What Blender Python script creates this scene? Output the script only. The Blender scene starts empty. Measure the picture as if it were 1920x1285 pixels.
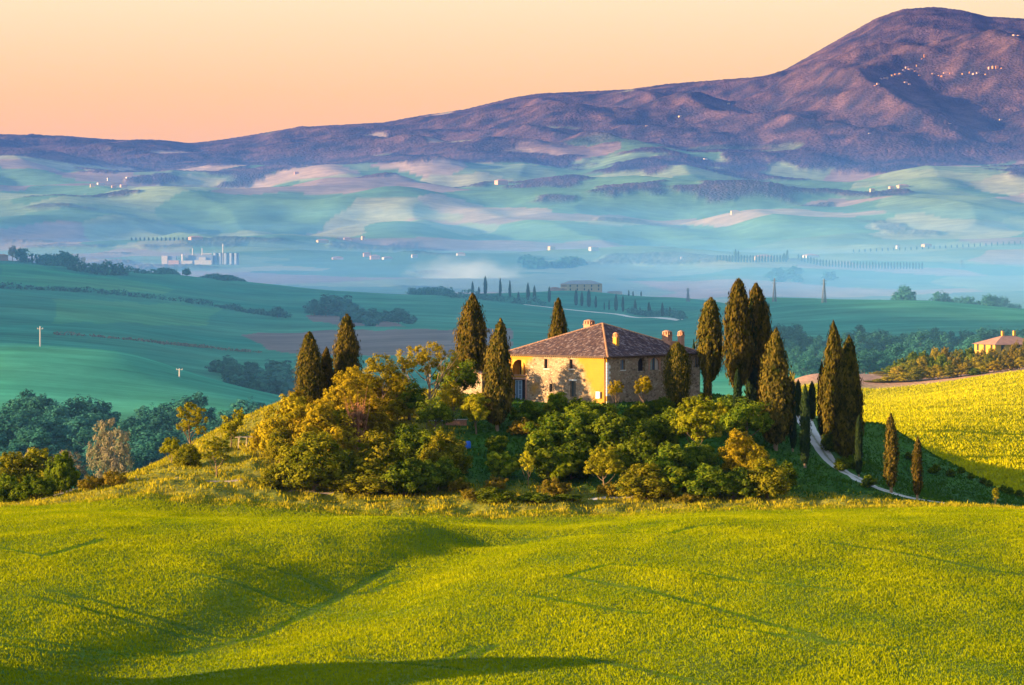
import bpy, bmesh, math, random
import numpy as np
from mathutils import Vector, Matrix

random.seed(11)
RNG = np.random.default_rng(11)
S = bpy.context.scene
COL = S.collection
F, HOR = 7400.0, 430.0            # focal length and horizon row in photo pixels (1920 wide)
R = math.radians

# ------------------------------------------------------------------ camera
cam = bpy.data.cameras.new('camera')
cam.sensor_width = 36.0
cam.lens = 36.0 * F / 1920.0
cam.clip_start, cam.clip_end = 0.5, 90000.0
camo = bpy.data.objects.new('camera', cam)
camo.rotation_euler = (R(90) - math.atan((642.5 - HOR) / F), 0, 0)
COL.objects.link(camo)
S.camera = camo

# ------------------------------------------------------------------ sky and sun
SUN_EL = R(9.0)
SUN_AZ = math.atan2(-0.951, -0.309)          # compass-style, from +Y towards +X
SUNV = Vector((math.sin(SUN_AZ) * math.cos(SUN_EL), math.cos(SUN_AZ) * math.cos(SUN_EL), math.sin(SUN_EL)))
world = bpy.data.worlds.new('World')
S.world = world
world.use_nodes = True
nt = world.node_tree
nt.nodes.clear()
out = nt.nodes.new('ShaderNodeOutputWorld')
bg = nt.nodes.new('ShaderNodeBackground')
sky = nt.nodes.new('ShaderNodeTexSky')
sky.sky_type = 'NISHITA'
sky.sun_disc = False
sky.sun_elevation = SUN_EL
sky.sun_rotation = SUN_AZ
sky.altitude = 400
sky.air_density = 1.0
sky.dust_density = 1.0
sky.ozone_density = 1.0
bg.inputs['Strength'].default_value = 0.115
# dawn band: the lowest few degrees of the sky are peach all the way round the horizon
tc = nt.nodes.new('ShaderNodeTexCoord')
sep = nt.nodes.new('ShaderNodeSeparateXYZ')
ramp = nt.nodes.new('ShaderNodeValToRGB')
mr = nt.nodes.new('ShaderNodeMapRange')
mr.inputs['From Min'].default_value = -0.02
mr.inputs['From Max'].default_value = 0.30
nt.links.new(tc.outputs['Generated'], sep.inputs[0])
nt.links.new(sep.outputs['Z'], mr.inputs['Value'])
nt.links.new(mr.outputs[0], ramp.inputs[0])
SKYC = [(0.0, (2.7, 0.92, 0.03, 1)), (0.10, (2.7, 0.99, 0.04, 1)), (0.17, (2.6, 1.34, 0.30, 1)), (0.25, (2.5, 1.86, 0.88, 1)), (0.5, (3.0, 3.0, 3.0, 1)), (1.0, (1.6, 2.4, 3.9, 1))]
ramp.color_ramp.elements[0].position = SKYC[0][0]
ramp.color_ramp.elements[0].color = SKYC[0][1]
ramp.color_ramp.elements[1].position = SKYC[-1][0]
ramp.color_ramp.elements[1].color = SKYC[-1][1]
for p_, c_ in SKYC[1:-1]:
    e_ = ramp.color_ramp.elements.new(p_)
    e_.color = c_
mrf = nt.nodes.new('ShaderNodeMapRange')
mrf.inputs['From Min'].default_value = 0.08
mrf.inputs['From Max'].default_value = 0.45
mrf.inputs['To Min'].default_value = 1.0
mrf.inputs['To Max'].default_value = 0.0
nt.links.new(sep.outputs['Z'], mrf.inputs['Value'])
mix = nt.nodes.new('ShaderNodeMix')
mix.data_type = 'RGBA'
nt.links.new(mrf.outputs[0], mix.inputs['Factor'])
nt.links.new(sky.outputs[0], mix.inputs['A'])
nt.links.new(ramp.outputs[0], mix.inputs['B'])
nt.links.new(mix.outputs['Result'], bg.inputs['Color'])
nt.links.new(bg.outputs[0], out.inputs[0])

sun = bpy.data.lights.new('sun', 'SUN')
sun.energy = 5.0
sun.angle = R(0.53)
sun.color = (1.0, 0.67, 0.32)
suno = bpy.data.objects.new('sun', sun)
suno.rotation_euler = (-SUNV).to_track_quat('-Z', 'Y').to_euler()
suno.location = SUNV * 400
COL.objects.link(suno)

S.view_settings.view_transform = 'Standard'
S.view_settings.look = 'None'
S.view_settings.exposure = 2.1
S.view_settings.gamma = 1.0
S.render.engine = 'CYCLES'
S.cycles.use_denoising = True
S.cycles.max_bounces = 5
S.cycles.diffuse_bounces = 2
S.cycles.glossy_bounces = 2
S.cycles.transmission_bounces = 3
S.cycles.transparent_max_bounces = 6
S.cycles.volume_bounces = 1

# ------------------------------------------------------------------ helpers
def sstep(a, b, x):
    t = np.clip((np.asarray(x, float) - a) / (b - a), 0, 1)
    return t * t * (3 - 2 * t)

def _hash(ix, iy, seed):
    h = (ix.astype(np.int64) * 374761393 + iy.astype(np.int64) * 668265263 + seed * 1274126177) & 0xffffffff
    h = ((h ^ (h >> 13)) * 1274126177) & 0xffffffff
    h = (h ^ (h >> 16)) & 0xffffffff
    return h / 4294967295.0

def vnoise(x, y, seed=0):
    """gradient noise, about -1..1"""
    x = np.asarray(x, float); y = np.asarray(y, float)
    ix, iy = np.floor(x), np.floor(y)
    fx, fy = x - ix, y - iy
    u = fx * fx * fx * (fx * (fx * 6 - 15) + 10)
    v = fy * fy * fy * (fy * (fy * 6 - 15) + 10)
    def g(ox, oy):
        a = _hash(ix + ox, iy + oy, seed) * 2 * np.pi
        return np.cos(a) * (fx - ox) + np.sin(a) * (fy - oy)
    a = g(0, 0) * (1 - u) + g(1, 0) * u
    b = g(0, 1) * (1 - u) + g(1, 1) * u
    return (a * (1 - v) + b * v) * 1.5

def fbm(x, y, seed=0, octs=4, gain=0.5):
    s, a = 0, 1.0
    for k in range(octs):
        s = s + a * vnoise(x * 2 ** k, y * 2 ** k, seed + 17 * k)
        a *= gain
    return s

class RBF:
    def __init__(self, pts, kv, smooth=0.0):
        P = np.array([(p[0] / 300.0, kv * math.log(p[1])) for p in pts])
        val = np.array([p[2] for p in pts], float)
        n = len(P)
        r = np.linalg.norm(P[:, None] - P[None], axis=2)
        A = np.zeros((n + 3, n + 3))
        A[:n, :n] = -np.sqrt(r * r + 0.05) + np.eye(n) * smooth
        A[:n, n] = 1; A[:n, n + 1:] = P
        A[n, :n] = 1; A[n + 1:, :n] = P.T
        self.w = np.linalg.solve(A, np.concatenate([val, [0, 0, 0]]))
        self.P, self.kv = P, kv
    def __call__(self, px, d):
        q = np.stack([np.asarray(px) / 300.0, self.kv * np.log(d)], -1)
        n = len(self.P)
        res = self.w[n] + q[..., 0] * self.w[n + 1] + q[..., 1] * self.w[n + 2]
        for i in range(n):
            dx = q[..., 0] - self.P[i, 0]; dy = q[..., 1] - self.P[i, 1]
            res = res - self.w[i] * np.sqrt(dx * dx + dy * dy + 0.05)
        return res

def zy(px, d, py):
    return (px, d, -(py - HOR) * d / F)

# ------------------------------------------------------------------ terrain description
NEAR = []
for px in (-500, 100, 700, 1300, 1900, 2400):
    NEAR += [(px, 240, -32.5), (px, 180, -26.5), (px, 120, -18.5), (px, 70, -11), (px, 30, -6), (px, 10, -3.2), (px, 4, -2)]
    NEAR += [(px, 300, -36.2), (px, 360, -36.8), (px, 430, -37), (px, 490, -37.3)]
NEAR += [
    # foot of the knoll, terrace and bank
    (-500, 545, -38.5), zy(0, 540, 957), zy(150, 540, 953), zy(400, 540, 962), zy(650, 543, 972), zy(900, 545, 970), zy(1150, 548, 963), zy(1400, 550, 952), zy(1600, 555, 946), zy(1750, 560, 946), zy(1920, 560, 958), zy(2200, 560, 960),
    zy(0, 565, 948), zy(150, 560, 927), zy(280, 562, 900), zy(400, 556, 912), zy(650, 556, 932), zy(900, 555, 938), zy(1150, 558, 935), zy(1400, 560, 930),
    zy(250, 580, 890), zy(330, 590, 862), zy(430, 594, 815), zy(510, 597, 783), zy(560, 600, 765),
    zy(400, 572, 880), zy(500, 572, 875), zy(600, 572, 880), zy(700, 572, 880), zy(900, 570, 885), zy(1100, 572, 880), zy(1300, 572, 885), zy(1440, 572, 898),
    zy(480, 585, 838), zy(600, 588, 805), zy(750, 586, 815), zy(900, 585, 820), zy(1050, 586, 815), zy(1200, 588, 810), zy(1350, 588, 815), zy(1450, 588, 842),
    zy(620, 602, 772), zy(750, 600, 780), zy(900, 600, 772), zy(1060, 602, 764), zy(1140, 597, 768), zy(1250, 604, 764), zy(1350, 606, 770), zy(1430, 606, 790),
    zy(650, 640, 738), zy(850, 640, 738), zy(1000, 640, 738), zy(1200, 640, 738), zy(1400, 640, 748), zy(1460, 630, 765),
    # road on the right and the bank beside it
    zy(1700, 567, 935), zy(1640, 572, 918), zy(1590, 580, 895), zy(1550, 590, 862), zy(1525, 602, 825), zy(1508, 616, 795), zy(1500, 632, 778), (1500, 660, -32.8), (1500, 695, -37), (1500, 730, -38),
    zy(1620, 600, 868), zy(1590, 620, 822), zy(1620, 650, 812), zy(1680, 625, 875), zy(1760, 610, 918), zy(1850, 600, 950),
    zy(1640, 645, 797), zy(1720, 638, 838), zy(1800, 630, 882), zy(1920, 622, 937), zy(2200, 622, 945),
    (1640, 672, -38.5), (1720, 668, -41.5), (1800, 662, -44), (1920, 655, -46), (2200, 655, -47), (1640, 700, -38.5), (1720, 705, -40), (1850, 705, -41.2), (1950, 705, -41.8), (2200, 705, -42),
    # bright field beyond the gully
    (1620, 760, -36.5), zy(1750, 745, 790), (1900, 745, -37.6), (2200, 745, -37.8), zy(1620, 860, 744), zy(1780, 860, 724), zy(1920, 860, 702), zy(2200, 860, 690),
    (1500, 800, -36.5), zy(1500, 890, 708), zy(1640, 910, 698), zy(1800, 930, 690), zy(1920, 930, 678), zy(2200, 930, 672), zy(1860, 1000, 664), zy(1640, 1000, 705), zy(1450, 1000, 745),
    zy(1390, 800, 800), zy(1300, 900, 850),
    # valley behind the knoll
    (-500, 600, -39), (0, 600, -39.5), (150, 605, -40.5), (-500, 680, -47), (0, 680, -47), (200, 680, -48), (420, 680, -46), (700, 700, -44), (1000, 720, -46), (1250, 720, -44),
    (-500, 800, -57), (0, 800, -57), (250, 800, -57), (500, 800, -57), (800, 800, -58), (1100, 820, -57),
    (-500, 960, -56), (0, 960, -56), (250, 960, -56), (500, 960, -57), (800, 960, -57), (1100, 960, -55),
]
FAR = []
def colpts(px, *dy):
    for d, y in dy:
        FAR.append((px, d, y))
VAL = lambda o=0: [(3700, 566 + o), (4300, 533 + o), (5000, 506), (6000, 480), (7000, 460)]
HILL = [(7800, 442), (8600, 408), (9600, 370), (10800, 334), (11600, 318)]
colpts(-500, (900, 860), (1000, 800), (1120, 700), (1220, 650), (1420, 660), (1700, 615), (2100, 560), (2500, 510), (2800, 490), (3150, 488), *VAL(), *HILL)
colpts(0, (880, 885), (1000, 800), (1120, 692), (1230, 646), (1420, 664), (1600, 630), (1900, 586), (2200, 548), (2500, 516), (2780, 496), (2950, 504), (3150, 490), (3350, 500), *VAL(), *HILL)
colpts(240, (880, 885), (1000, 812), (1120, 715), (1210, 670), (1420, 692), (1550, 660), (1750, 624), (2000, 592), (2300, 558), (2600, 528), (2850, 508), (3100, 509), (3300, 520), *VAL(), *HILL)
colpts(500, (880, 885), (1020, 790), (1110, 758), (1170, 744), (1350, 760), (1500, 706), (1700, 666), (2000, 624), (2300, 590), (2600, 558), (2900, 534), (3150, 548), *VAL(), *HILL)
colpts(700, (900, 900), (1100, 800), (1350, 742), (1600, 672), (1900, 630), (2200, 602), (2500, 574), (2850, 548), (3150, 562), *VAL(), *HILL)
colpts(900, (900, 900), (1100, 800), (1350, 730), (1650, 660), (2000, 618), (2400, 586), (2750, 558), (2950, 549), (3250, 566), *VAL(), *HILL)
colpts(1090, (900, 900), (1100, 790), (1350, 715), (1650, 660), (2000, 624), (2300, 602), (2600, 583), (2850, 560), (2980, 550), (3250, 566), *VAL(8), *HILL)
colpts(1280, (1000, 790), (1200, 730), (1500, 668), (1900, 628), (2200, 607), (2500, 590), (2780, 562), (3100, 578), (3700, 580), (4300, 548), (5000, 512), (5500, 497), (6000, 484), (7000, 460), *HILL)
colpts(1400, (1000, 760), (1200, 730), (1600, 650), (2000, 604), (2350, 562), (2650, 582), (3400, 590), (4000, 560), (4600, 525), (5200, 498), (5500, 488), (6000, 486), (7000, 460), *HILL)
colpts(1560, (1000, 720), (1200, 720), (1600, 655), (2000, 598), (2300, 563), (2600, 585), (3400, 590), (4000, 560), (4600, 530), (5200, 505), (5600, 496), (6000, 484), (7000, 458), *HILL)
colpts(1750, (1000, 692), (1200, 705), (1600, 655), (1950, 604), (2200, 566), (2500, 588), (3400, 592), (4000, 560), (4600, 532), (5200, 508), (5600, 497), (6200, 478), (7000, 455), *HILL)
colpts(1920, (1000, 665), (1200, 695), (1500, 668), (1800, 625), (2050, 588), (2400, 600), (3400, 585), (4000, 556), (4600, 530), (5200, 508), (5600, 497), (6200, 474), (7000, 450), *HILL)
colpts(2400, (1000, 665), (1200, 690), (1500, 668), (1800, 625), (2050, 585), (2400, 600), (3400, 585), (4000, 556), (5000, 512), (6200, 474), (7000, 450), *HILL)
RIDGE = [(-500, 245), (0, 254), (120, 257), (220, 265), (350, 272), (420, 264), (560, 241), (720, 232), (790, 219), (870, 208), (960, 186), (1010, 178), (1180, 170), (1250, 160), (1350, 152), (1430, 146), (1470, 134), (1530, 100), (1590, 66), (1640, 38), (1690, 20), (1750, 16), (1800, 22), (1850, 34), (1920, 38), (2400, 60)]
# crest line of the fore-spur on the right, which carries the hill village
for px, y in RIDGE:
    for d, k in ((13000, 0.28), (14500, 0.56), (16000, 0.82), (17500, 1.0), (18600, 0.86), (20000, 0.5)):
        if px >= 1470 and d in (14500, 16000): continue
        FAR.append((px, d, 318 + (y - 318) * k))
for px, y in ((1300, 205), (1400, 190), (1470, 178), (1540, 148), (1600, 120), (1680, 101), (1760, 97), (1850, 84), (1920, 70), (2400, 60)):
    FAR += [(px, 15000, y), (px, 15700, y + (13 if px > 1450 else 4)), (px, 14200, y + 40)]
RN = RBF(NEAR, 10.0)
RF = RBF(FAR, 7.0)
rx_ = np.array([p[0] for p in RIDGE], float)
ry_ = np.array([p[1] for p in RIDGE], float)

def bump(X, Y, x0, y0, sx, sy, h, rot=0.0):
    c, s = math.cos(rot), math.sin(rot)
    dx, dy = X - x0, Y - y0
    u, v = dx * c + dy * s, -dx * s + dy * c
    return h * np.exp(-0.5 * ((u / sx) ** 2 + (v / sy) ** 2))

def seg_dist(X, Y, pts):
    best = np.full(np.shape(X), 1e9)
    for (x0, y0), (x1, y1) in zip(pts[:-1], pts[1:]):
        dx, dy = x1 - x0, y1 - y0
        t = np.clip(((X - x0) * dx + (Y - y0) * dy) / (dx * dx + dy * dy), 0, 1)
        best = np.minimum(best, np.hypot(X - x0 - t * dx, Y - y0 - t * dy))
    return best

SWALE = [(-2, 470), (-12, 432), (-20, 372), (-31, 335), (-42, 300)]
SCALE_PX = None
def terrain(X, Y):
    X = np.asarray(X, float); Y = np.maximum(np.asarray(Y, float), 3.0)
    px = 960 + F * X / Y
    pc = np.clip(px, -500, 2400)
    zn = RN(pc, np.clip(Y, 4, 1000))
    Yf = np.clip(Y, 880, 20000)
    e = RF(pc, Yf)
    # far relief
    m = sstep(11000, 13500, Y)
    zf = -(e - HOR) * Y / F
    roll = sstep(5200, 8000, Y) * (1 - m)
    wx, wy = X / 620 + 0.3 * vnoise(X / 900, Y / 1500, 5), Y / 1250
    zf = zf + roll * (38 * fbm(wx, wy, 3, 3) + 26 * (0.45 - np.abs(vnoise(X / 380 + Y / 2400, Y / 1700, 9))))
    top_ = 1 - 0.75 * sstep(16200, 17300, Y)
    gul = 0.4 - np.abs(vnoise(X / 520 + Y / 2600, Y / 3000, 23))
    zf = zf + m * top_ * (110 * (0.4 - np.abs(vnoise(X / 1300 + Y / 5200, Y / 3600 - X / 9000, 21))) + 95 * gul + 34 * fbm(X / 420, Y / 900, 22, 4, 0.55)) * (0.45 + 0.55 * sstep(300, 1700, pc))
    mid = sstep(1000, 1400, Y) * (1 - sstep(5500, 7000, Y))
    zf = zf + mid * (2.2 * fbm(X / 190, Y / 420, 31, 3))
    if SCALE_PX is not None:
        k = np.interp(px, SCALE_PX[0], SCALE_PX[1])
        e0 = 318.0
        zb = -(e0 - HOR) * Y / F
        zf = np.where(Y > 11000, zb + (zf - zb) * (1 + (k - 1) * sstep(12500, 16000, Y)), zf)
    w = sstep(890, 1000, Y)
    z = zn * (1 - w) + zf * w
    nearw = 1 - sstep(700, 900, Y)
    g = bump(X, Y, -52, 415, 22, 75, 2.5, -0.12) + bump(X, Y, 22, 395, 26, 70, 2.0) + bump(X, Y, 60, 470, 30, 50, 1.2) + bump(X, Y, -30, 500, 40, 30, 0.6)
    g = g - 1.7 * np.exp(-0.5 * (seg_dist(X, Y, SWALE) / 7.0) ** 2)
    g = g + 0.25 * fbm(X / 14, Y / 30, 41, 3)
    bank = sstep(536, 548, Y) * (1 - sstep(575, 590, Y)) * sstep(-75, -45, X) * (1 - sstep(40, 60, X))
    g = g + bank * (0.55 * fbm(X / 4.5, Y / 6, 43, 3))
    z = z + g * nearw * sstep(150, 280, Y)
    # unseen hillock added for the foreground shadow; unseen ridge shaped to shade the hills
    z = z + bump(X, Y, -62, 302, 9, 10.5, 12.2)
    lat = sstep(180, 1500, -X - 0.145 * Y)
    z = z + lat * (190 * sstep(-50, 300, Y) + 120 * sstep(560, 1100, Y)) * (1 - sstep(2700, 4000, Y))
    return z

def ridge_fix():
    global SCALE_PX
    pxs = np.linspace(-500, 2400, 420)
    d = np.linspace(16200, 19000, 90)
    PX, D = np.meshgrid(pxs, d)
    Z = terrain((PX - 960) / F * D, D)
    top = (HOR - F * Z / D).min(0)
    want = np.interp(pxs, rx_, ry_)
    k = np.clip((318 - want) / np.maximum(318 - top, 1), 0.3, 3)
    SCALE_PX = (pxs, k)
ridge_fix()

def gz(px, d):
    """ground point under photo column px at distance d"""
    x = (px - 960) / F * d
    return Vector((x, d, float(terrain(np.array([x]), np.array([d]))[0])))

def set_props(o, label=None, cat=None, group=None, kind=None):
    if label: o['label'] = label
    if cat: o['category'] = cat
    if group: o['group'] = group
    if kind: o['kind'] = kind
    return o

def np_mesh(name, verts, faces, mat=None, attrs=None, smooth=False, mats=None, midx=None):
    """faces: (n,k) int array of one polygon size, or a list of such arrays"""
    me = bpy.data.meshes.new(name)
    verts = np.asarray(verts, np.float32)
    fl = faces if isinstance(faces, list) else [faces]
    fl = [np.asarray(f, np.int32) for f in fl if len(f)]
    me.vertices.add(len(verts))
    me.vertices.foreach_set('co', verts.ravel())
    loops = np.concatenate([f.ravel() for f in fl])
    tot = np.concatenate([np.full(len(f), f.shape[1], np.int32) for f in fl])
    start = np.concatenate([[0], np.cumsum(tot)[:-1]]).astype(np.int32)
    me.loops.add(len(loops))
    me.loops.foreach_set('vertex_index', loops)
    me.polygons.add(len(tot))
    me.polygons.foreach_set('loop_start', start)
    me.polygons.foreach_set('loop_total', tot)
    if smooth:
        me.polygons.foreach_set('use_smooth', np.ones(len(tot), bool))
    for m_ in (mats or ([mat] if mat else [])):
        me.materials.append(m_)
    if midx is not None:
        me.polygons.foreach_set('material_index', np.asarray(midx, np.int32))
    for k, (typ, arr) in (attrs or {}).items():
        a = me.attributes.new(k, typ, 'POINT')
        if typ == 'FLOAT':
            a.data.foreach_set('value', np.asarray(arr, np.float32))
        else:
            arr = np.asarray(arr, np.float32)
            if arr.shape[1] == 3:
                arr = np.concatenate([arr, np.ones((len(arr), 1), np.float32)], 1)
            a.data.foreach_set('color', arr.ravel())
    me.update(calc_edges=True)
    return me

def link(name, me, parent=None):
    o = bpy.data.objects.new(name, me)
    COL.objects.link(o)
    if parent is not None:
        o.parent = parent
    return o

# ------------------------------------------------------------------ materials
def new_mat(name):
    m = bpy.data.materials.new(name)
    m.use_nodes = True
    n = m.node_tree
    n.nodes.clear()
    o = n.nodes.new('ShaderNodeOutputMaterial')
    return m, n, o

def N(n, t, **kw):
    x = n.nodes.new(t)
    for k, v in kw.items():
        if k in x.inputs:
            x.inputs[k].default_value = v
        else:
            setattr(x, k, v)
    return x

def mixrgb(n, fac, a, b, blend='MIX'):
    m = n.nodes.new('ShaderNodeMix')
    m.data_type = 'RGBA'
    m.blend_type = blend
    for key, val in (('Factor', fac), ('A', a), ('B', b)):
        if hasattr(val, 'links') or hasattr(val, 'is_linked'):
            n.links.new(val, m.inputs[key])
        elif key == 'Factor':
            m.inputs[key].default_value = val
        else:
            m.inputs[key].default_value = (*val, 1) if len(val) == 3 else val
    return m.outputs['Result']

def ground_mat():
    m, n, o = new_mat('ground')
    b = N(n, 'ShaderNodeBsdfPrincipled', Roughness=0.95)
    b.inputs['Specular IOR Level'].default_value = 0.1
    at = N(n, 'ShaderNodeAttribute', attribute_name='col')
    geo = N(n, 'ShaderNodeNewGeometry')
    n1 = N(n, 'ShaderNodeTexNoise', Scale=0.9, Detail=6.0, Roughness=0.7)
    n2 = N(n, 'ShaderNodeTexNoise', Scale=0.035, Detail=5.0, Roughness=0.6)
    n.links.new(geo.outputs['Position'], n1.inputs['Vector'])
    n.links.new(geo.outputs['Position'], n2.inputs['Vector'])
    r1 = N(n, 'ShaderNodeMapRange'); r1.inputs['From Min'].default_value = 0.3; r1.inputs['From Max'].default_value = 0.7
    r1.inputs['To Min'].default_value = 0.55; r1.inputs['To Max'].default_value = 1.4
    n.links.new(n1.outputs[0], r1.inputs['Value'])
    r2 = N(n, 'ShaderNodeMapRange'); r2.inputs['From Min'].default_value = 0.3; r2.inputs['From Max'].default_value = 0.7
    r2.inputs['To Min'].default_value = 0.75; r2.inputs['To Max'].default_value = 1.25
    n.links.new(n2.outputs[0], r2.inputs['Value'])
    mul = N(n, 'ShaderNodeMath', operation='MULTIPLY')
    n.links.new(r1.outputs[0], mul.inputs[0]); n.links.new(r2.outputs[0], mul.inputs[1])
    hs = N(n, 'ShaderNodeHueSaturation')
    n.links.new(at.outputs['Color'], hs.inputs['Color'])
    n.links.new(mul.outputs[0], hs.inputs['Value'])
    n.links.new(hs.outputs[0], b.inputs['Base Color'])
    bp = N(n, 'ShaderNodeBump', Strength=0.6, Distance=0.25)
    n.links.new(n1.outputs[0], bp.inputs['Height'])
    n.links.new(bp.outputs[0], b.inputs['Normal'])
    n.links.new(b.outputs[0], o.inputs[0])
    return m

def far_mat(name, s1, s2, dist, lo=0.75, hi=1.25):
    """fields and woods too far off to tell leaf from leaf: colour per place from the sheet, grain from noise"""
    m, n, o = new_mat(name)
    b = N(n, 'ShaderNodeBsdfPrincipled', Roughness=1.0)
    b.inputs['Specular IOR Level'].default_value = 0.0
    at = N(n, 'ShaderNodeAttribute', attribute_name='col')
    wd = N(n, 'ShaderNodeAttribute', attribute_name='wood')
    geo = N(n, 'ShaderNodeNewGeometry')
    n1 = N(n, 'ShaderNodeTexNoise', Scale=s1, Detail=8.0, Roughness=0.72)
    vo = N(n, 'ShaderNodeTexVoronoi', Scale=s2)
    n.links.new(geo.outputs['Position'], n1.inputs['Vector'])
    n.links.new(geo.outputs['Position'], vo.inputs['Vector'])
    r1 = N(n, 'ShaderNodeMapRange'); r1.inputs['From Min'].default_value = 0.3; r1.inputs['From Max'].default_value = 0.7
    r1.inputs['To Min'].default_value = lo; r1.inputs['To Max'].default_value = hi
    n.links.new(n1.outputs[0], r1.inputs['Value'])
    hs = N(n, 'ShaderNodeHueSaturation')
    n.links.new(at.outputs['Color'], hs.inputs['Color'])
    n.links.new(r1.outputs[0], hs.inputs['Value'])
    # drill lines: long thin streaks of thicker and thinner crop, none in the woods
    mp = N(n, 'ShaderNodeMapping'); mp.inputs['Rotation'].default_value = (0, 0, 0.5); mp.inputs['Scale'].default_value = (0.006, 0.11, 0.0)
    n.links.new(geo.outputs['Position'], mp.inputs[0])
    n3 = N(n, 'ShaderNodeTexNoise', Scale=1.0, Detail=4.0, Roughness=0.65)
    n.links.new(mp.outputs[0], n3.inputs['Vector'])
    r3 = N(n, 'ShaderNodeMapRange'); r3.inputs['From Min'].default_value = 0.3; r3.inputs['From Max'].default_value = 0.7; r3.inputs['To Min'].default_value = 0.78; r3.inputs['To Max'].default_value = 1.22
    n.links.new(n3.outputs[0], r3.inputs['Value'])
    hs2 = N(n, 'ShaderNodeHueSaturation'); n.links.new(hs.outputs[0], hs2.inputs['Color']); n.links.new(r3.outputs[0], hs2.inputs['Value'])
    n.links.new(hs2.outputs[0], b.inputs['Base Color'])
    inv = N(n, 'ShaderNodeMath', operation='SUBTRACT'); inv.inputs[0].default_value = 1.0
    n.links.new(vo.outputs['Distance'], inv.inputs[1])
    hw = N(n, 'ShaderNodeMath', operation='MULTIPLY')
    n.links.new(inv.outputs[0], hw.inputs[0]); n.links.new(wd.outputs['Fac'], hw.inputs[1])
    bp = N(n, 'ShaderNodeBump', Strength=0.9, Distance=dist)
    n.links.new(hw.outputs[0], bp.inputs['Height'])
    n.links.new(bp.outputs[0], b.inputs['Normal'])
    n.links.new(b.outputs[0], o.inputs[0])
    return m

M_GROUND = ground_mat()
M_HILLS = far_mat('hill fields', 0.02, 0.13, 4.0, 0.66, 1.34)
M_MOUNT = far_mat('mountain woods', 0.012, 0.09, 4.0, 0.5, 1.5)

# ------------------------------------------------------------------ ground sheet
def spaced(a, b, k):
    n_ = max(2, int(math.log(b / a) / k))
    return list(np.exp(np.linspace(math.log(a), math.log(b), n_, endpoint=False)))
ROWS = [3, 4, 6, 9, 14, 20, 30, 45, 65, 90, 120, 150, 180, 215, 245, 270] + spaced(285, 535, 0.006) + list(np.arange(535, 700, 1.6)) + spaced(700, 1000, 0.006) \
    + spaced(1000, 3300, 0.0065) + spaced(3300, 7000, 0.008) + spaced(7000, 11600, 0.0055) + spaced(11600, 18500, 0.0038) + spaced(18500, 20000, 0.03) + [20000]
ROWS = np.array(ROWS, float)
tin = np.linspace(-1, 1, 521)
tout = np.linspace(0, 1, 60)[1:] ** 2.2
def grid_xy(rows):
    D = rows[:, None]
    inner = tin[None, :] * 0.142 * D
    edge = 0.142 * D
    wmax = np.full_like(D, 6000.0)
    right = edge + tout[None, :] * (wmax - edge)
    X = np.concatenate([-right[:, ::-1], inner, right], 1)
    return X, np.repeat(D, X.shape[1], 1)

def in_poly(px, py, poly):
    c = np.zeros(px.shape, bool)
    n_ = len(poly)
    for i in range(n_):
        x0, y0 = poly[i]; x1, y1 = poly[(i + 1) % n_]
        if y0 == y1: continue
        c ^= ((y0 > py) != (y1 > py)) & (px < (x1 - x0) * (py - y0) / (y1 - y0) + x0)
    return c

def lerp(a, b, t):
    return a + (b - a) * t[..., None]

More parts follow.
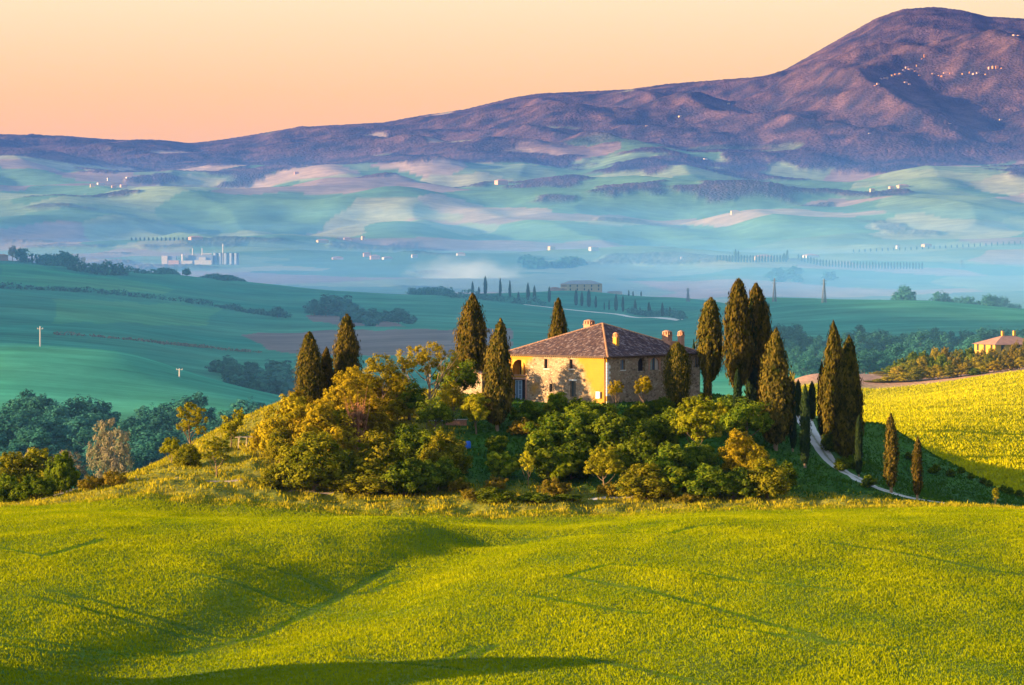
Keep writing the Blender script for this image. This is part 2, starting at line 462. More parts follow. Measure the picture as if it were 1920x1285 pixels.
def ground_colours(X, Y, Z):
    px = 960 + F * X / Y
    py = HOR - F * Z / Y
    c = np.zeros(X.shape + (3,))
    wood = np.zeros(X.shape)
    nz = fbm(X / 9, Y / 22, 51, 4)
    wheat = lerp(np.array([0.06, 0.115, 0.002]), np.array([0.13, 0.155, 0.003]), np.clip(0.5 + 0.5 * nz, 0, 1))
    c[:] = wheat
    gold = lerp(np.array([0.13, 0.145, 0.014]), np.array([0.24, 0.19, 0.025]), np.clip(0.4 + 0.6 * fbm(X / 5, Y / 6, 53, 3), 0, 1))
    lush = lerp(np.array([0.03, 0.095, 0.012]), np.array([0.06, 0.13, 0.015]), np.clip(0.5 + 0.5 * nz, 0, 1))
    k = sstep(533, 545, Y) * (1 - sstep(690, 760, Y))
    c = lerp(c, gold, k)
    k2 = sstep(-15, -5, X) * sstep(556, 566, Y) * (1 - sstep(690, 740, Y))
    c = lerp(c, lush, k2)
    yel = lerp(np.array([0.22, 0.24, 0.006]), np.array([0.36, 0.32, 0.008]), np.clip(0.5 + 0.6 * fbm(X / 16, Y / 9, 55, 3), 0, 1))
    k3 = sstep(60, 66, X) * sstep(662, 676, Y) * (1 - sstep(868, 880, Y))
    c = lerp(c, yel, k3)
    pink = np.array([0.36, 0.20, 0.13]) * np.ones_like(c)
    k4 = sstep(868, 880, Y) * (1 - sstep(925, 950, Y)) * sstep(55, 62, X)
    c = lerp(c, pink, k4)
    val = lerp(np.array([0.03, 0.075, 0.025]), np.array([0.055, 0.11, 0.03]), np.clip(0.5 + 0.5 * fbm(X / 40, Y / 40, 56, 3), 0, 1))
    k5 = sstep(690, 760, Y) * (1 - sstep(58, 66, X)) + sstep(940, 960, Y)
    c = lerp(c, val, np.clip(k5, 0, 1))
    # middle distance: young wheat with faint drill lines, strips and one ploughed field
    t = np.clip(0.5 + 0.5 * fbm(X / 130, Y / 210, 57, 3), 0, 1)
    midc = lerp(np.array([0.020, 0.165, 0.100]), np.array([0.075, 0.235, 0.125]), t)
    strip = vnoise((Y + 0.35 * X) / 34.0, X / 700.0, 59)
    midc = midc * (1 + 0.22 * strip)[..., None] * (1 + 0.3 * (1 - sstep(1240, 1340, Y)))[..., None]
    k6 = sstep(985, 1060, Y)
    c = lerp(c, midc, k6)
    plough = np.array([0.20, 0.125, 0.10]) * np.ones_like(c)
    jx, jy = px + 10 * vnoise(px / 60, py / 20, 3), py + 4 * vnoise(px / 50, py / 15, 4)
    mk = (Y > 1000) & (Y < 3000)
    for poly in ([(455, 627), (560, 622), (760, 618), (960, 616), (960, 668), (700, 668), (560, 665), (500, 655)], [(575, 590), (700, 592), (760, 612), (650, 612), (590, 602)]):
        c = np.where((in_poly(jx, jy, poly) & mk)[..., None], plough, c)
    for poly in ([(0, 497), (60, 497), (200, 520), (330, 540), (300, 552), (150, 540), (0, 530)], [(100, 560), (420, 575), (380, 610), (100, 605)]):
        c = np.where((in_poly(jx, jy, poly) & mk)[..., None], midc * np.array([1.55, 1.2, 0.9]), c)
    # far valley and hills: a patchwork of holdings
    far = sstep(3300, 3900, Y)
    seeds = np.stack([RNG.uniform(-2600, 2600, 420), RNG.uniform(3400, 13500, 420)], 1)
    sc = RNG.random(420)
    best = np.full(X.shape, 1e18); who = np.zeros(X.shape, int)
    wxx = X + 90 * vnoise(X / 300, Y / 500, 61); wyy = Y + 240 * vnoise(X / 260, Y / 600, 62)
    mm = Y > 3200
    for i, (sx, sy) in enumerate(seeds):
        dd = np.where(mm, ((wxx - sx) / 1.0) ** 2 + ((wyy - sy) / 2.1) ** 2, 1e17)
        up = dd < best
        best = np.where(up, dd, best); who = np.where(up, i, who)
    pal = np.array([[0.075, 0.15, 0.075], [0.095, 0.18, 0.085], [0.15, 0.21, 0.10], [0.26, 0.25, 0.13], [0.30, 0.21, 0.14], [0.13, 0.19, 0.10], [0.20, 0.24, 0.12], [0.22, 0.15, 0.12]])
    fc = pal[(sc[who] * 7.999).astype(int)]
    fc = fc * (1 + 0.12 * vnoise(X / 45, Y / 160, 63))[..., None]
    c = lerp(c, fc, far)
    # woods: thicken up the mountain
    wn = fbm(X / 420, Y / 900, 65, 4)
    up_ = sstep(10300, 13200, Y) * 1.25 - 0.42 + 0.30 * sstep(900, 1900, px) * sstep(9800, 12000, Y)
    w_ = sstep(0.0, 0.16, wn + up_) * sstep(8500, 9500, Y) + sstep(0.5, 0.62, wn) * sstep(3900, 4300, Y) * 0.6
    w_ = np.clip(w_, 0, 1)
    clear = sstep(0.42, 0.5, fbm(X / 700 + 9, Y / 1100, 67, 3)) * (1 - sstep(12100, 13000, Y))
    w_ = w_ * (1 - 0.9 * clear)
    wt = np.clip(0.45 + 0.65 * fbm(X / 130, Y / 260, 66, 5, .6), 0, 1)
    woodc = lerp(np.array([0.018, 0.018, 0.030]), np.array([0.098, 0.054, 0.050]), wt)
    c = lerp(c, woodc, w_)
    wood = np.maximum(wood, w_)
    return c, wood

def build_ground():
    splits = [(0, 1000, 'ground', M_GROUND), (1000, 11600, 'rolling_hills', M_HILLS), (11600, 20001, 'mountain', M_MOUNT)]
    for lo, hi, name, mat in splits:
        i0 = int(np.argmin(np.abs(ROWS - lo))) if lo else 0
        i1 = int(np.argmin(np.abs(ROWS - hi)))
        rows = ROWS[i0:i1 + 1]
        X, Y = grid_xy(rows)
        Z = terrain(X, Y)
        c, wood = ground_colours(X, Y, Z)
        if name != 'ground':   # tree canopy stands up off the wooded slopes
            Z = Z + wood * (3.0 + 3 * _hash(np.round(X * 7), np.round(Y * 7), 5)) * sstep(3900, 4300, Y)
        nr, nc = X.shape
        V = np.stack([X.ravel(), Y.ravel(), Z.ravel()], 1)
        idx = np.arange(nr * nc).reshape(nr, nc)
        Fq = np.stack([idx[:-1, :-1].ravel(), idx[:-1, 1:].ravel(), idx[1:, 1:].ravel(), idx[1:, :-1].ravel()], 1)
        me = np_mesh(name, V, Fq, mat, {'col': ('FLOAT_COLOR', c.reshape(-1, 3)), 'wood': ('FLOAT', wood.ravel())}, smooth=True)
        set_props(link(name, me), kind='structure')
build_ground()

# ------------------------------------------------------------------ foliage materials
def leaf_mat(name, dark, light, trans=0.3, rough=0.7, hue=0.010):
    m, n, o = new_mat(name)
    at = N(n, 'ShaderNodeAttribute', attribute_name='tint')
    oi = N(n, 'ShaderNodeObjectInfo')
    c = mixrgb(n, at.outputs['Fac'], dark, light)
    hs = N(n, 'ShaderNodeHueSaturation')
    r = N(n, 'ShaderNodeMapRange'); r.inputs['To Min'].default_value = 0.5 - hue; r.inputs['To Max'].default_value = 0.5 + hue
    n.links.new(oi.outputs['Random'], r.inputs['Value'])
    r2 = N(n, 'ShaderNodeMapRange'); r2.inputs['To Min'].default_value = 0.8; r2.inputs['To Max'].default_value = 1.2
    sh = N(n, 'ShaderNodeMath', operation='FRACT')
    ml = N(n, 'ShaderNodeMath', operation='MULTIPLY'); ml.inputs[1].default_value = 7.31
    n.links.new(oi.outputs['Random'], ml.inputs[0]); n.links.new(ml.outputs[0], sh.inputs[0]); n.links.new(sh.outputs[0], r2.inputs['Value'])
    n.links.new(r.outputs[0], hs.inputs['Hue']); n.links.new(r2.outputs[0], hs.inputs['Value'])
    n.links.new(c, hs.inputs['Color'])
    d = N(n, 'ShaderNodeBsdfDiffuse', Roughness=0.5)
    t = N(n, 'ShaderNodeBsdfTranslucent')
    n.links.new(hs.outputs[0], d.inputs['Color']); n.links.new(hs.outputs[0], t.inputs['Color'])
    mx = N(n, 'ShaderNodeMixShader', Fac=trans)
    n.links.new(d.outputs[0], mx.inputs[1]); n.links.new(t.outputs[0], mx.inputs[2])
    n.links.new(mx.outputs[0], o.inputs[0])
    return m

def plain_mat(name, col, rough=0.8, metal=0.0, noise=None, amount=0.25, bump=0.0, spec=0.3):
    m, n, o = new_mat(name)
    b = N(n, 'ShaderNodeBsdfPrincipled', Roughness=rough, Metallic=metal)
    b.inputs['Specular IOR Level'].default_value = spec
    b.inputs['Base Color'].default_value = (*col, 1)
    if noise:
        tcn = N(n, 'ShaderNodeTexCoord')
        nz = N(n, 'ShaderNodeTexNoise', Scale=noise, Detail=5.0, Roughness=0.65)
        n.links.new(tcn.outputs['Object'], nz.inputs['Vector'])
        k = N(n, 'ShaderNodeMapRange'); k.inputs['From Min'].default_value = 0.3; k.inputs['From Max'].default_value = 0.7
        c = mixrgb(n, 0.5, tuple(x * (1 - amount) for x in col), tuple(min(1, x * (1 + amount)) for x in col))
        n.links.new(nz.outputs[0], k.inputs['Value'])
        n.links.new(k.outputs[0], c.node.inputs['Factor'])
        n.links.new(c, b.inputs['Base Color'])
        if bump:
            bp = N(n, 'ShaderNodeBump', Strength=bump, Distance=0.05)
            n.links.new(nz.outputs[0], bp.inputs['Height']); n.links.new(bp.outputs[0], b.inputs['Normal'])
    n.links.new(b.outputs[0], o.inputs[0])
    return m

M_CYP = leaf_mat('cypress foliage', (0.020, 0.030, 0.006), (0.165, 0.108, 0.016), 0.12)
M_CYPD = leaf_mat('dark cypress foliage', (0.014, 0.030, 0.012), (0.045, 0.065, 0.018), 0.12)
M_GREEN = leaf_mat('green leaves', (0.024, 0.062, 0.006), (0.21, 0.24, 0.012), 0.34)
M_OLIVE = leaf_mat('olive green leaves', (0.06, 0.08, 0.006), (0.31, 0.26, 0.012), 0.34)
M_GOLD = leaf_mat('golden spring leaves', (0.15, 0.125, 0.006), (0.48, 0.345, 0.014), 0.38)
M_LIME = leaf_mat('lime leaves', (0.12, 0.145, 0.006), (0.42, 0.36, 0.014), 0.38)
M_RUST = leaf_mat('rusty twigs', (0.16, 0.075, 0.03), (0.40, 0.19, 0.08), 0.2)
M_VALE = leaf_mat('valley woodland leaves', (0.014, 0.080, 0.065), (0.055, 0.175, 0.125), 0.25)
M_PALE = leaf_mat('pale catkin leaves', (0.10, 0.13, 0.06), (0.36, 0.27, 0.15), 0.3)
M_BARK = plain_mat('bark', (0.13, 0.085, 0.05), 0.95, noise=6.0, amount=0.4)
M_BARKP = plain_mat('pale bark', (0.26, 0.17, 0.10), 0.95, noise=6.0, amount=0.35)

# ------------------------------------------------------------------ foliage meshes
def unit(v):
    return v / np.maximum(np.linalg.norm(v, axis=-1, keepdims=True), 1e-9)

def leaf_quads(P, nrm, axis, ln, wd, tint):
    """one bent diamond per point: long axis near `axis`, facing near `nrm`"""
    nrm = unit(nrm)
    t = unit(axis - nrm * np.sum(axis * nrm, -1, keepdims=True))
    b = np.cross(nrm, t)
    ln = np.broadcast_to(ln, (len(P),))[:, None]; wd = np.broadcast_to(wd, (len(P),))[:, None]
    V = np.stack([P - t * ln * .5, P + b * wd * .5 + nrm * wd * .12, P + t * ln * .5, P - b * wd * .5 + nrm * wd * .12], 1).reshape(-1, 3)
    Fq = np.arange(len(P) * 4).reshape(-1, 4)
    return V, Fq, np.repeat(tint, 4)

def rand_dirs(n):
    return unit(RNG.normal(size=(n, 3)))

def clumpy_crown(blobs, leaves, size, clumps=26, cl=0.26, fill=0.25, up=0.25, aspect=0.55, axis_up=0.0):
    """leaves gathered in clumps on the skin of a few lobes, some inside; heights in metres"""
    Ps, Ns, Ts = [], [], []
    vol = np.array([b[3] * b[5] for b in blobs], float)
    cnt = (leaves * vol / vol.sum()).astype(int)
    for (cx, cy, cz, rx, ry, rz), nl in zip(blobs, cnt):
        c0, rr = np.array([cx, cy, cz]), np.array([rx, ry, rz])
        k = max(6, int(clumps))
        dirs = rand_dirs(k * 3)
        dirs = dirs[dirs[:, 2] > -0.75][:k]
        k = len(dirs)
        rad = RNG.uniform(0.72, 1.08, k)[:, None]
        cc = c0 + dirs * rr * rad
        ctint = RNG.uniform(0.15, 0.85, k)
        cs = RNG.uniform(0.7, 1.35, k)
        n_in = int(nl * fill)
        w = RNG.integers(0, k, nl - n_in)
        off = rand_dirs(len(w)) * (RNG.random((len(w), 1)) ** 0.5) * cl * cs[w][:, None] * rr.mean() * np.array([1, 1, 0.85])
        P = cc[w] + off
        nr = unit(off) * 0.9 + dirs[w] * 0.7 + rand_dirs(len(w)) * 0.55 + np.array([0, 0, up])
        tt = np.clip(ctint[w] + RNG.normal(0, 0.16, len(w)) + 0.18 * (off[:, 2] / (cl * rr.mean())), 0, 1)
        di = rand_dirs(n_in)
        Pi = c0 + di * rr * (RNG.random((n_in, 1)) ** (1 / 3)) * 0.85
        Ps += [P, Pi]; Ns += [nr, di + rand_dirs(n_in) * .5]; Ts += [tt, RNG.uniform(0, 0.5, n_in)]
    P, nr, tt = np.concatenate(Ps), np.concatenate(Ns), np.concatenate(Ts)
    keep = P[:, 2] > 0.02
    P, nr, tt = P[keep], nr[keep], tt[keep]
    ax = rand_dirs(len(P)) + np.array([0, 0, axis_up])
    s = size * RNG.uniform(0.6, 1.4, len(P))
    return leaf_quads(P, nr, ax, s, s * aspect, tt)

def tubes(paths, sides=6):
    """paths: list of (points (n,3), radii (n))"""
    Vs, Fs, base = [], [], 0
    ang = np.arange(sides) / sides * 2 * np.pi
    for pts, rad in paths:
        pts = np.asarray(pts, float); n = len(pts)
        tan = unit(np.gradient(pts, axis=0))
        ref = np.where(np.abs(tan[:, 2:3]) > 0.9, np.array([[1., 0, 0]]), np.array([[0, 0, 1.]]))
        a = unit(np.cross(tan, ref)); b = np.cross(tan, a)
        ring = pts[:, None] + (a[:, None] * np.cos(ang)[None, :, None] + b[:, None] * np.sin(ang)[None, :, None]) * np.asarray(rad)[:, None, None]
        Vs.append(ring.reshape(-1, 3))
        i = np.arange(n * sides).reshape(n, sides)
        q = np.stack([i[:-1], np.roll(i[:-1], -1, 1), np.roll(i[1:], -1, 1), i[1:]], -1).reshape(-1, 4) + base
        Fs.append(q); base += n * sides
    return np.concatenate(Vs), np.concatenate(Fs)

def limb_paths(height, r0, nl, spread, start=0.3, wob=0.06, vase=0.6):
    n = 7
    t = np.linspace(0, 1, n)
    trunk = np.stack([wob * height * np.sin(t * 3 + RNG.random() * 6) * t, wob * height * np.cos(t * 2.4 + RNG.random() * 6) * t, t * height * 0.82 - 0.4], 1)
    res = [(trunk, r0 * (1 - 0.82 * t))]
    for k in range(nl):
        s = start + (0.85 - start) * (k + RNG.random() * .6) / nl
        p0 = np.array([np.interp(s, t, trunk[:, j]) for j in range(3)])
        a = k * 2.4 + RNG.random()
        L = spread * (1.05 - 0.45 * s)
        u = np.linspace(0, 1, 5)[:, None]
        d = np.array([math.cos(a), math.sin(a), 0])
        rise = (height - p0[2]) * vase * RNG.uniform(0.6, 1.0)
        pts = p0 + d * L * (u ** 0.85) + np.array([0, 0, 1]) * rise * u ** 1.25
        rr = r0 * 0.48 * (1 - s * 0.5) * (1 - 0.85 * u[:, 0])
        res.append((pts, rr))
        for q in range(2):
            v0 = pts[2 + q]; a2 = a + RNG.uniform(-1.1, 1.1)
            d2 = np.array([math.cos(a2), math.sin(a2), 0])
            pts2 = v0 + d2 * L * 0.5 * u + np.array([0, 0, 1]) * rise * 0.55 * u ** 1.2
            res.append((pts2, rr[2] * 0.6 * (1 - 0.85 * u[:, 0])))
    return res

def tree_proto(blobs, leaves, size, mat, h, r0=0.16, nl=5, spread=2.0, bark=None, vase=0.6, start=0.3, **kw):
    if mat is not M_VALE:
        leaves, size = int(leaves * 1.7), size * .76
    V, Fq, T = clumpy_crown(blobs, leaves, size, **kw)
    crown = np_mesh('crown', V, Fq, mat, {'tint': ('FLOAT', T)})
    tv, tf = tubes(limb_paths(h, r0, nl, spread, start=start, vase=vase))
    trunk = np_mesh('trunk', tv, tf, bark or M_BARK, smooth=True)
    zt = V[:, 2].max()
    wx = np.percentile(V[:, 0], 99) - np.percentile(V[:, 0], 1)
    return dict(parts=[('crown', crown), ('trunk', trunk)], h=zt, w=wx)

def cypress_proto(prof, n=5200, mat=None, seed=0, lean=0.0, trunk_h=0.06, ruff=0.2, tips=1):
    """unit-height spindle: flame-shaped sprays lying close on a fluted body"""
    t = RNG.random(n * 3)
    pr = np.interp(t, prof[0], prof[1])
    keep = RNG.random(n * 3) < pr / max(prof[1]) + 0.08
    t = t[keep][:n]; pr = np.interp(t, prof[0], prof[1])
    a = RNG.random(len(t)) * 2 * np.pi
    flute = vnoise(a * 2.2 + seed * 9, t * 7, seed) + 0.6 * vnoise(a * 5 + seed, t * 19, seed + 3)
    # make the flutes close round the stem
    flute = np.where(a > np.pi, vnoise((2 * np.pi - a) * 2.2 + seed * 9, t * 7, seed) + 0.6 * vnoise((2 * np.pi - a) * 5 + seed, t * 19, seed + 3), flute)
    rad = pr * (0.92 + ruff * flute + RNG.normal(0, 0.08, len(t)))
    stray = RNG.random(len(t)) < 0.07
    rad = np.where(stray, pr * RNG.uniform(1.05, 1.3, len(t)) + 0.004, rad)
    cx = lean * t ** 2 * 0.1 + 0.006 * np.sin(t * 9 + seed)
    P = np.stack([np.cos(a) * rad + cx, np.sin(a) * rad, trunk_h + t * (1 - trunk_h)], 1)
    outw = np.stack([np.cos(a), np.sin(a), np.full(len(t), 0.25)], 1)
    s = (0.022 + 0.030 * RNG.random(len(t)) ** 2)
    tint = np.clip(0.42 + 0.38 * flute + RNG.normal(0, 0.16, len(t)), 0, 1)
    V, Fq, T = leaf_quads(P, outw + rand_dirs(len(t)) * 0.55, np.array([0, 0, 1.]) + outw * 0.35 + rand_dirs(len(t)) * 0.25, s, s * 0.42, tint)
    # body under the sprays
    nr, ns = 22, 18
    tt = np.linspace(0, 1, nr); aa = np.arange(ns) / ns * 2 * np.pi
    A, TT = np.meshgrid(aa, tt)
    fold = np.where(A > np.pi, 2 * np.pi - A, A)
    fl = vnoise(fold * 2.2 + seed * 9, TT * 7, seed) + 0.6 * vnoise(fold * 5 + seed, TT * 19, seed + 3)
    rb = np.interp(TT, prof[0], prof[1]) * (0.84 + ruff * fl)
    cb = lean * TT ** 2 * 0.1 + 0.006 * np.sin(TT * 9 + seed)
    B = np.stack([np.cos(A) * rb + cb, np.sin(A) * rb, trunk_h + TT * (1 - trunk_h)], -1).reshape(-1, 3)
    i = np.arange(nr * ns).reshape(nr, ns)
    q = np.stack([i[:-1], np.roll(i[:-1], -1, 1), np.roll(i[1:], -1, 1), i[1:]], -1).reshape(-1, 4)
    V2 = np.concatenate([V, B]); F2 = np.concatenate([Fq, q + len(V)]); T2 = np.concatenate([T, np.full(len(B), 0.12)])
    crown = np_mesh('crown', V2, F2, mat or M_CYP, {'tint': ('FLOAT', T2)})
    u = np.linspace(0, 1, 5)
    tv, tf = tubes([(np.stack([0 * u, 0 * u, -0.06 + u * (trunk_h + 0.24)], 1), 0.016 * (1.15 - 0.5 * u))])
    trunk = np_mesh('trunk', tv, tf, M_BARKP, smooth=True)
    return dict(parts=[('crown', crown), ('trunk', trunk)], h=1.0, w=2 * max(prof[1]))

PR_TAPER = (np.array([0, .04, .12, .3, .5, .7, .85, .95, 1]), np.array([.030, .072, .098, .112, .105, .085, .056, .026, .002]))
PR_COL = (np.array([0, .05, .18, .36, .55, .72, .86, .95, 1]), np.array([.020, .060, .096, .112, .108, .092, .068, .042, .006]))
PR_FAT = (np.array([0, .05, .15, .35, .55, .75, .88, .96, 1]), np.array([.07, .125, .155, .168, .158, .120, .078, .038, .004]))
PR_SLIM = (np.array([0, .06, .2, .5, .75, .9, 1]), np.array([.022, .045, .060, .062, .052, .032, .002]))
PR_EGG = (np.array([0, .06, .18, .4, .62, .8, .92, 1]), np.array([.04, .14, .235, .285, .28, .225, .135, .01]))
CYP = {
    'taper': cypress_proto(PR_TAPER, 6500, seed=1), 'taper2': cypress_proto(PR_TAPER, 6500, seed=5, lean=0.3),
    'col': cypress_proto(PR_COL, 6500, seed=2, trunk_h=0.20, ruff=0.17), 'col2': cypress_proto(PR_COL, 6500, seed=8, trunk_h=0.1, ruff=0.2, lean=-0.3),
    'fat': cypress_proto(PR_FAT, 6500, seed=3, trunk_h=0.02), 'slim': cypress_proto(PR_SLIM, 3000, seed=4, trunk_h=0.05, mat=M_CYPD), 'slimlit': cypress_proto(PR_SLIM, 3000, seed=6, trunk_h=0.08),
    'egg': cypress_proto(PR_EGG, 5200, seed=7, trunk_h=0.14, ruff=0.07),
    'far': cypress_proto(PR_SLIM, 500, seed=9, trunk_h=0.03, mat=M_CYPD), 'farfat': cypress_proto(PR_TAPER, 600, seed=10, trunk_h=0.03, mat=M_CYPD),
}

def bl(*a):
    return list(a)
TREES = {
    # round dense shrub
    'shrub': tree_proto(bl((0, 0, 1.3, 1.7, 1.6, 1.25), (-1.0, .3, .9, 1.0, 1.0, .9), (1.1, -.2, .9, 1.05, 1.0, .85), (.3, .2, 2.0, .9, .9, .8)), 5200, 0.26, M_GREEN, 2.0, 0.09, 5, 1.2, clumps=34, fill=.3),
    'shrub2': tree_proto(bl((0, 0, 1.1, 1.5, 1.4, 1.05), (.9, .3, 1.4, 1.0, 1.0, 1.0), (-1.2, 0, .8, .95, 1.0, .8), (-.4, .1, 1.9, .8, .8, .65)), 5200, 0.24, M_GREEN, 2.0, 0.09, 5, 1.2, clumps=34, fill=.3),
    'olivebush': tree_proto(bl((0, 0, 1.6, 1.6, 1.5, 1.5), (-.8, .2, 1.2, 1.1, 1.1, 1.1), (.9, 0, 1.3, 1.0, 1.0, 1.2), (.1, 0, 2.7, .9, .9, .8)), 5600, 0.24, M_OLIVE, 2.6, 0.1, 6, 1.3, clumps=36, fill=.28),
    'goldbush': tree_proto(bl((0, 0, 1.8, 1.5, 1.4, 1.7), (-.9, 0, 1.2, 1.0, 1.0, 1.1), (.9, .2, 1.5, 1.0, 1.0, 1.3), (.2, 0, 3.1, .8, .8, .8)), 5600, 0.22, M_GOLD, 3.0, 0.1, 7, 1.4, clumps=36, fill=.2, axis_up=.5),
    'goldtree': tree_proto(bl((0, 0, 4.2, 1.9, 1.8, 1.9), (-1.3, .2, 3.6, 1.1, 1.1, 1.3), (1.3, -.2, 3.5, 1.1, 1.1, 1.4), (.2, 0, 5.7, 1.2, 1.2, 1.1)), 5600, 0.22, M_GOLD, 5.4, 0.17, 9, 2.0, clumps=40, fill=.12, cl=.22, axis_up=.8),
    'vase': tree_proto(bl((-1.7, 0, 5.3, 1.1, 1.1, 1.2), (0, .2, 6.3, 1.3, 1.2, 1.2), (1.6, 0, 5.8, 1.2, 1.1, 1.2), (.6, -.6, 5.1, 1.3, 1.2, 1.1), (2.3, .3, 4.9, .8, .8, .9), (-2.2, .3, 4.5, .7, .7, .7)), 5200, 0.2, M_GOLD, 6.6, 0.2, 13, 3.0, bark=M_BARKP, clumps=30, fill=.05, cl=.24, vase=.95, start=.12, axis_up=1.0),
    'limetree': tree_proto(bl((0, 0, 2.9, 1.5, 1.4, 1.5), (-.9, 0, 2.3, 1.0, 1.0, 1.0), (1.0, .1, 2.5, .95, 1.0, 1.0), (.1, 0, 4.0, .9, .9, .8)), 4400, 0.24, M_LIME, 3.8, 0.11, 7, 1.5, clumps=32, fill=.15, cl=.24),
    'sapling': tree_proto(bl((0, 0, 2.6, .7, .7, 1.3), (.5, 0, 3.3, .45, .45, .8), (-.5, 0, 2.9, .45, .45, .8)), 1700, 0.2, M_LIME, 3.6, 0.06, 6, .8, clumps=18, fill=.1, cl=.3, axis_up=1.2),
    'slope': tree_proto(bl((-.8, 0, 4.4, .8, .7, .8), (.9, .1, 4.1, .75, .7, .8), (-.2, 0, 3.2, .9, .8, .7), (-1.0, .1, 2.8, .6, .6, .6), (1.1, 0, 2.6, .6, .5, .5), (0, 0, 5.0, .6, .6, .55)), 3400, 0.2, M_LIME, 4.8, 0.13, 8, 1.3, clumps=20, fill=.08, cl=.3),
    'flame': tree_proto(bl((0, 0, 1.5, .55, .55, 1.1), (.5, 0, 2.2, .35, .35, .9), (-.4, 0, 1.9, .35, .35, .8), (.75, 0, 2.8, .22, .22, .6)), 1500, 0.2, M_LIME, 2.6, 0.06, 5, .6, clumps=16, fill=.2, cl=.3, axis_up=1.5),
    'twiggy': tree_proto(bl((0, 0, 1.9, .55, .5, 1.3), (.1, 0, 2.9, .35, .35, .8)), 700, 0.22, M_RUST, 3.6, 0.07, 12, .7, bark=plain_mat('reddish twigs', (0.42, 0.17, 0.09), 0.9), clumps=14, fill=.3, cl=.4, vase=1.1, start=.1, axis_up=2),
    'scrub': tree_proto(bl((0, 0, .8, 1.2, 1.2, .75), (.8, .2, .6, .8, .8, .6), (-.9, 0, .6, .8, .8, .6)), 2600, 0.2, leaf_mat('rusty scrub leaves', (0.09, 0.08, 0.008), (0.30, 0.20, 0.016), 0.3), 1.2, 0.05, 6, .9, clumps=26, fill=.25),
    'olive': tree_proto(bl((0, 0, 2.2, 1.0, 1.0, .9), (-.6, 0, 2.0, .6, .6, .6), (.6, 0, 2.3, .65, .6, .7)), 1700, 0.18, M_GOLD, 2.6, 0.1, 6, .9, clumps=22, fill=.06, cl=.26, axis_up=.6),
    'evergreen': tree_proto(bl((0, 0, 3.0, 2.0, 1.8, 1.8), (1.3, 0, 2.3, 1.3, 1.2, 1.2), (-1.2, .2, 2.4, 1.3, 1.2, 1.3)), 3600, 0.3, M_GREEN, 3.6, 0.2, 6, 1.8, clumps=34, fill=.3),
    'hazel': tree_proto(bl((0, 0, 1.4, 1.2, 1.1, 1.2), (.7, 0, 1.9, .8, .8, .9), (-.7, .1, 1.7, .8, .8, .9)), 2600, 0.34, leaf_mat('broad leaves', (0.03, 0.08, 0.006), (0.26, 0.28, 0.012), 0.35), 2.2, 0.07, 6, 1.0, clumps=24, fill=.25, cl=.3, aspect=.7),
    # woodland of the hollows
    'wood1': tree_proto(bl((0, 0, 5.5, 3.0, 3.0, 2.8), (-1.9, .4, 4.6, 2.0, 2.0, 2.0), (2.0, -.3, 4.8, 2.0, 2.0, 2.2), (.3, 0, 7.6, 1.8, 1.8, 1.5)), 3400, 0.5, M_VALE, 7.6, 0.28, 7, 2.6, clumps=38, fill=.25),
    'wood2': tree_proto(bl((0, 0, 6.0, 2.2, 2.2, 3.4), (-1.2, .4, 4.2, 1.6, 1.6, 2.0), (1.3, -.3, 5.0, 1.5, 1.5, 2.4), (.2, 0, 9.0, 1.2, 1.2, 1.6)), 3200, 0.46, M_VALE, 9.4, 0.26, 8, 2.0, clumps=38, fill=.25, axis_up=.5),
    'palewood': tree_proto(bl((-1.9, 0, 6.6, 1.1, 1.1, 1.8), (.2, .2, 7.6, 1.2, 1.2, 1.7), (1.9, 0, 7.0, 1.1, 1.1, 1.7), (0, 0, 4.4, 2.6, 2.2, 2.4), (2.6, .2, 5.2, 1.2, 1.2, 1.5), (-2.4, .2, 4.4, 1.2, 1.2, 1.6)), 4200, 0.36, M_PALE, 8.0, 0.26, 9, 2.6, clumps=26, fill=.15, cl=.3, axis_up=.9),
    'farbush': tree_proto(bl((0, 0, 2.4, 2.4, 2.4, 2.2), (1.8, 0, 1.8, 1.8, 1.8, 1.6), (-1.7, 0, 1.9, 1.8, 1.8, 1.7)), 420, 1.0, M_VALE, 3.0, 0.25, 3, 1.5, clumps=22, fill=.3, aspect=.8),
}

def plant(kind, px, d, top=None, width=None, h=None, w=None, label=None, cat='tree', group=None, name=None, rot=None, protos=None, dz=0.0, deep=None):
    pr = (protos or (CYP if kind in CYP else TREES))[kind]
    g = gz(px, d)
    if top is not None:
        h = -(top - HOR) * d / F - g.z
    if width is not None:
        w = width * d / F
    sh = h / pr['h']
    sw = (w / pr['w']) if w else sh
    root = bpy.data.objects.new(name, None)
    COL.objects.link(root)
    root.location = (g.x, g.y, g.z + dz)
    root.rotation_euler = (0, 0, RNG.random() * 6.28 if rot is None else rot)
    root.scale = (sw, sw if deep is None else sw * deep, sh)
    root.empty_display_size = 0.5
    set_props(root, label, cat, group)
    for nm, me in pr['parts']:
        link(nm, me, root)
    return root

# ------------------------------------------------------------------ grass, one blade pair per tuft
def grass_mat(name, dark, light, tip, trans=0.35):
    m, n, o = new_mat(name)
    at = N(n, 'ShaderNodeAttribute', attribute_name='tint')
    c = mixrgb(n, at.outputs['Fac'], dark, light)
    d = N(n, 'ShaderNodeBsdfDiffuse'); t = N(n, 'ShaderNodeBsdfTranslucent')
    n.links.new(c, d.inputs['Color']); n.links.new(c, t.inputs['Color'])
    mx = N(n, 'ShaderNodeMixShader', Fac=trans)
    n.links.new(d.outputs[0], mx.inputs[1]); n.links.new(t.outputs[0], mx.inputs[2])
    n.links.new(mx.outputs[0], o.inputs[0])
    return m

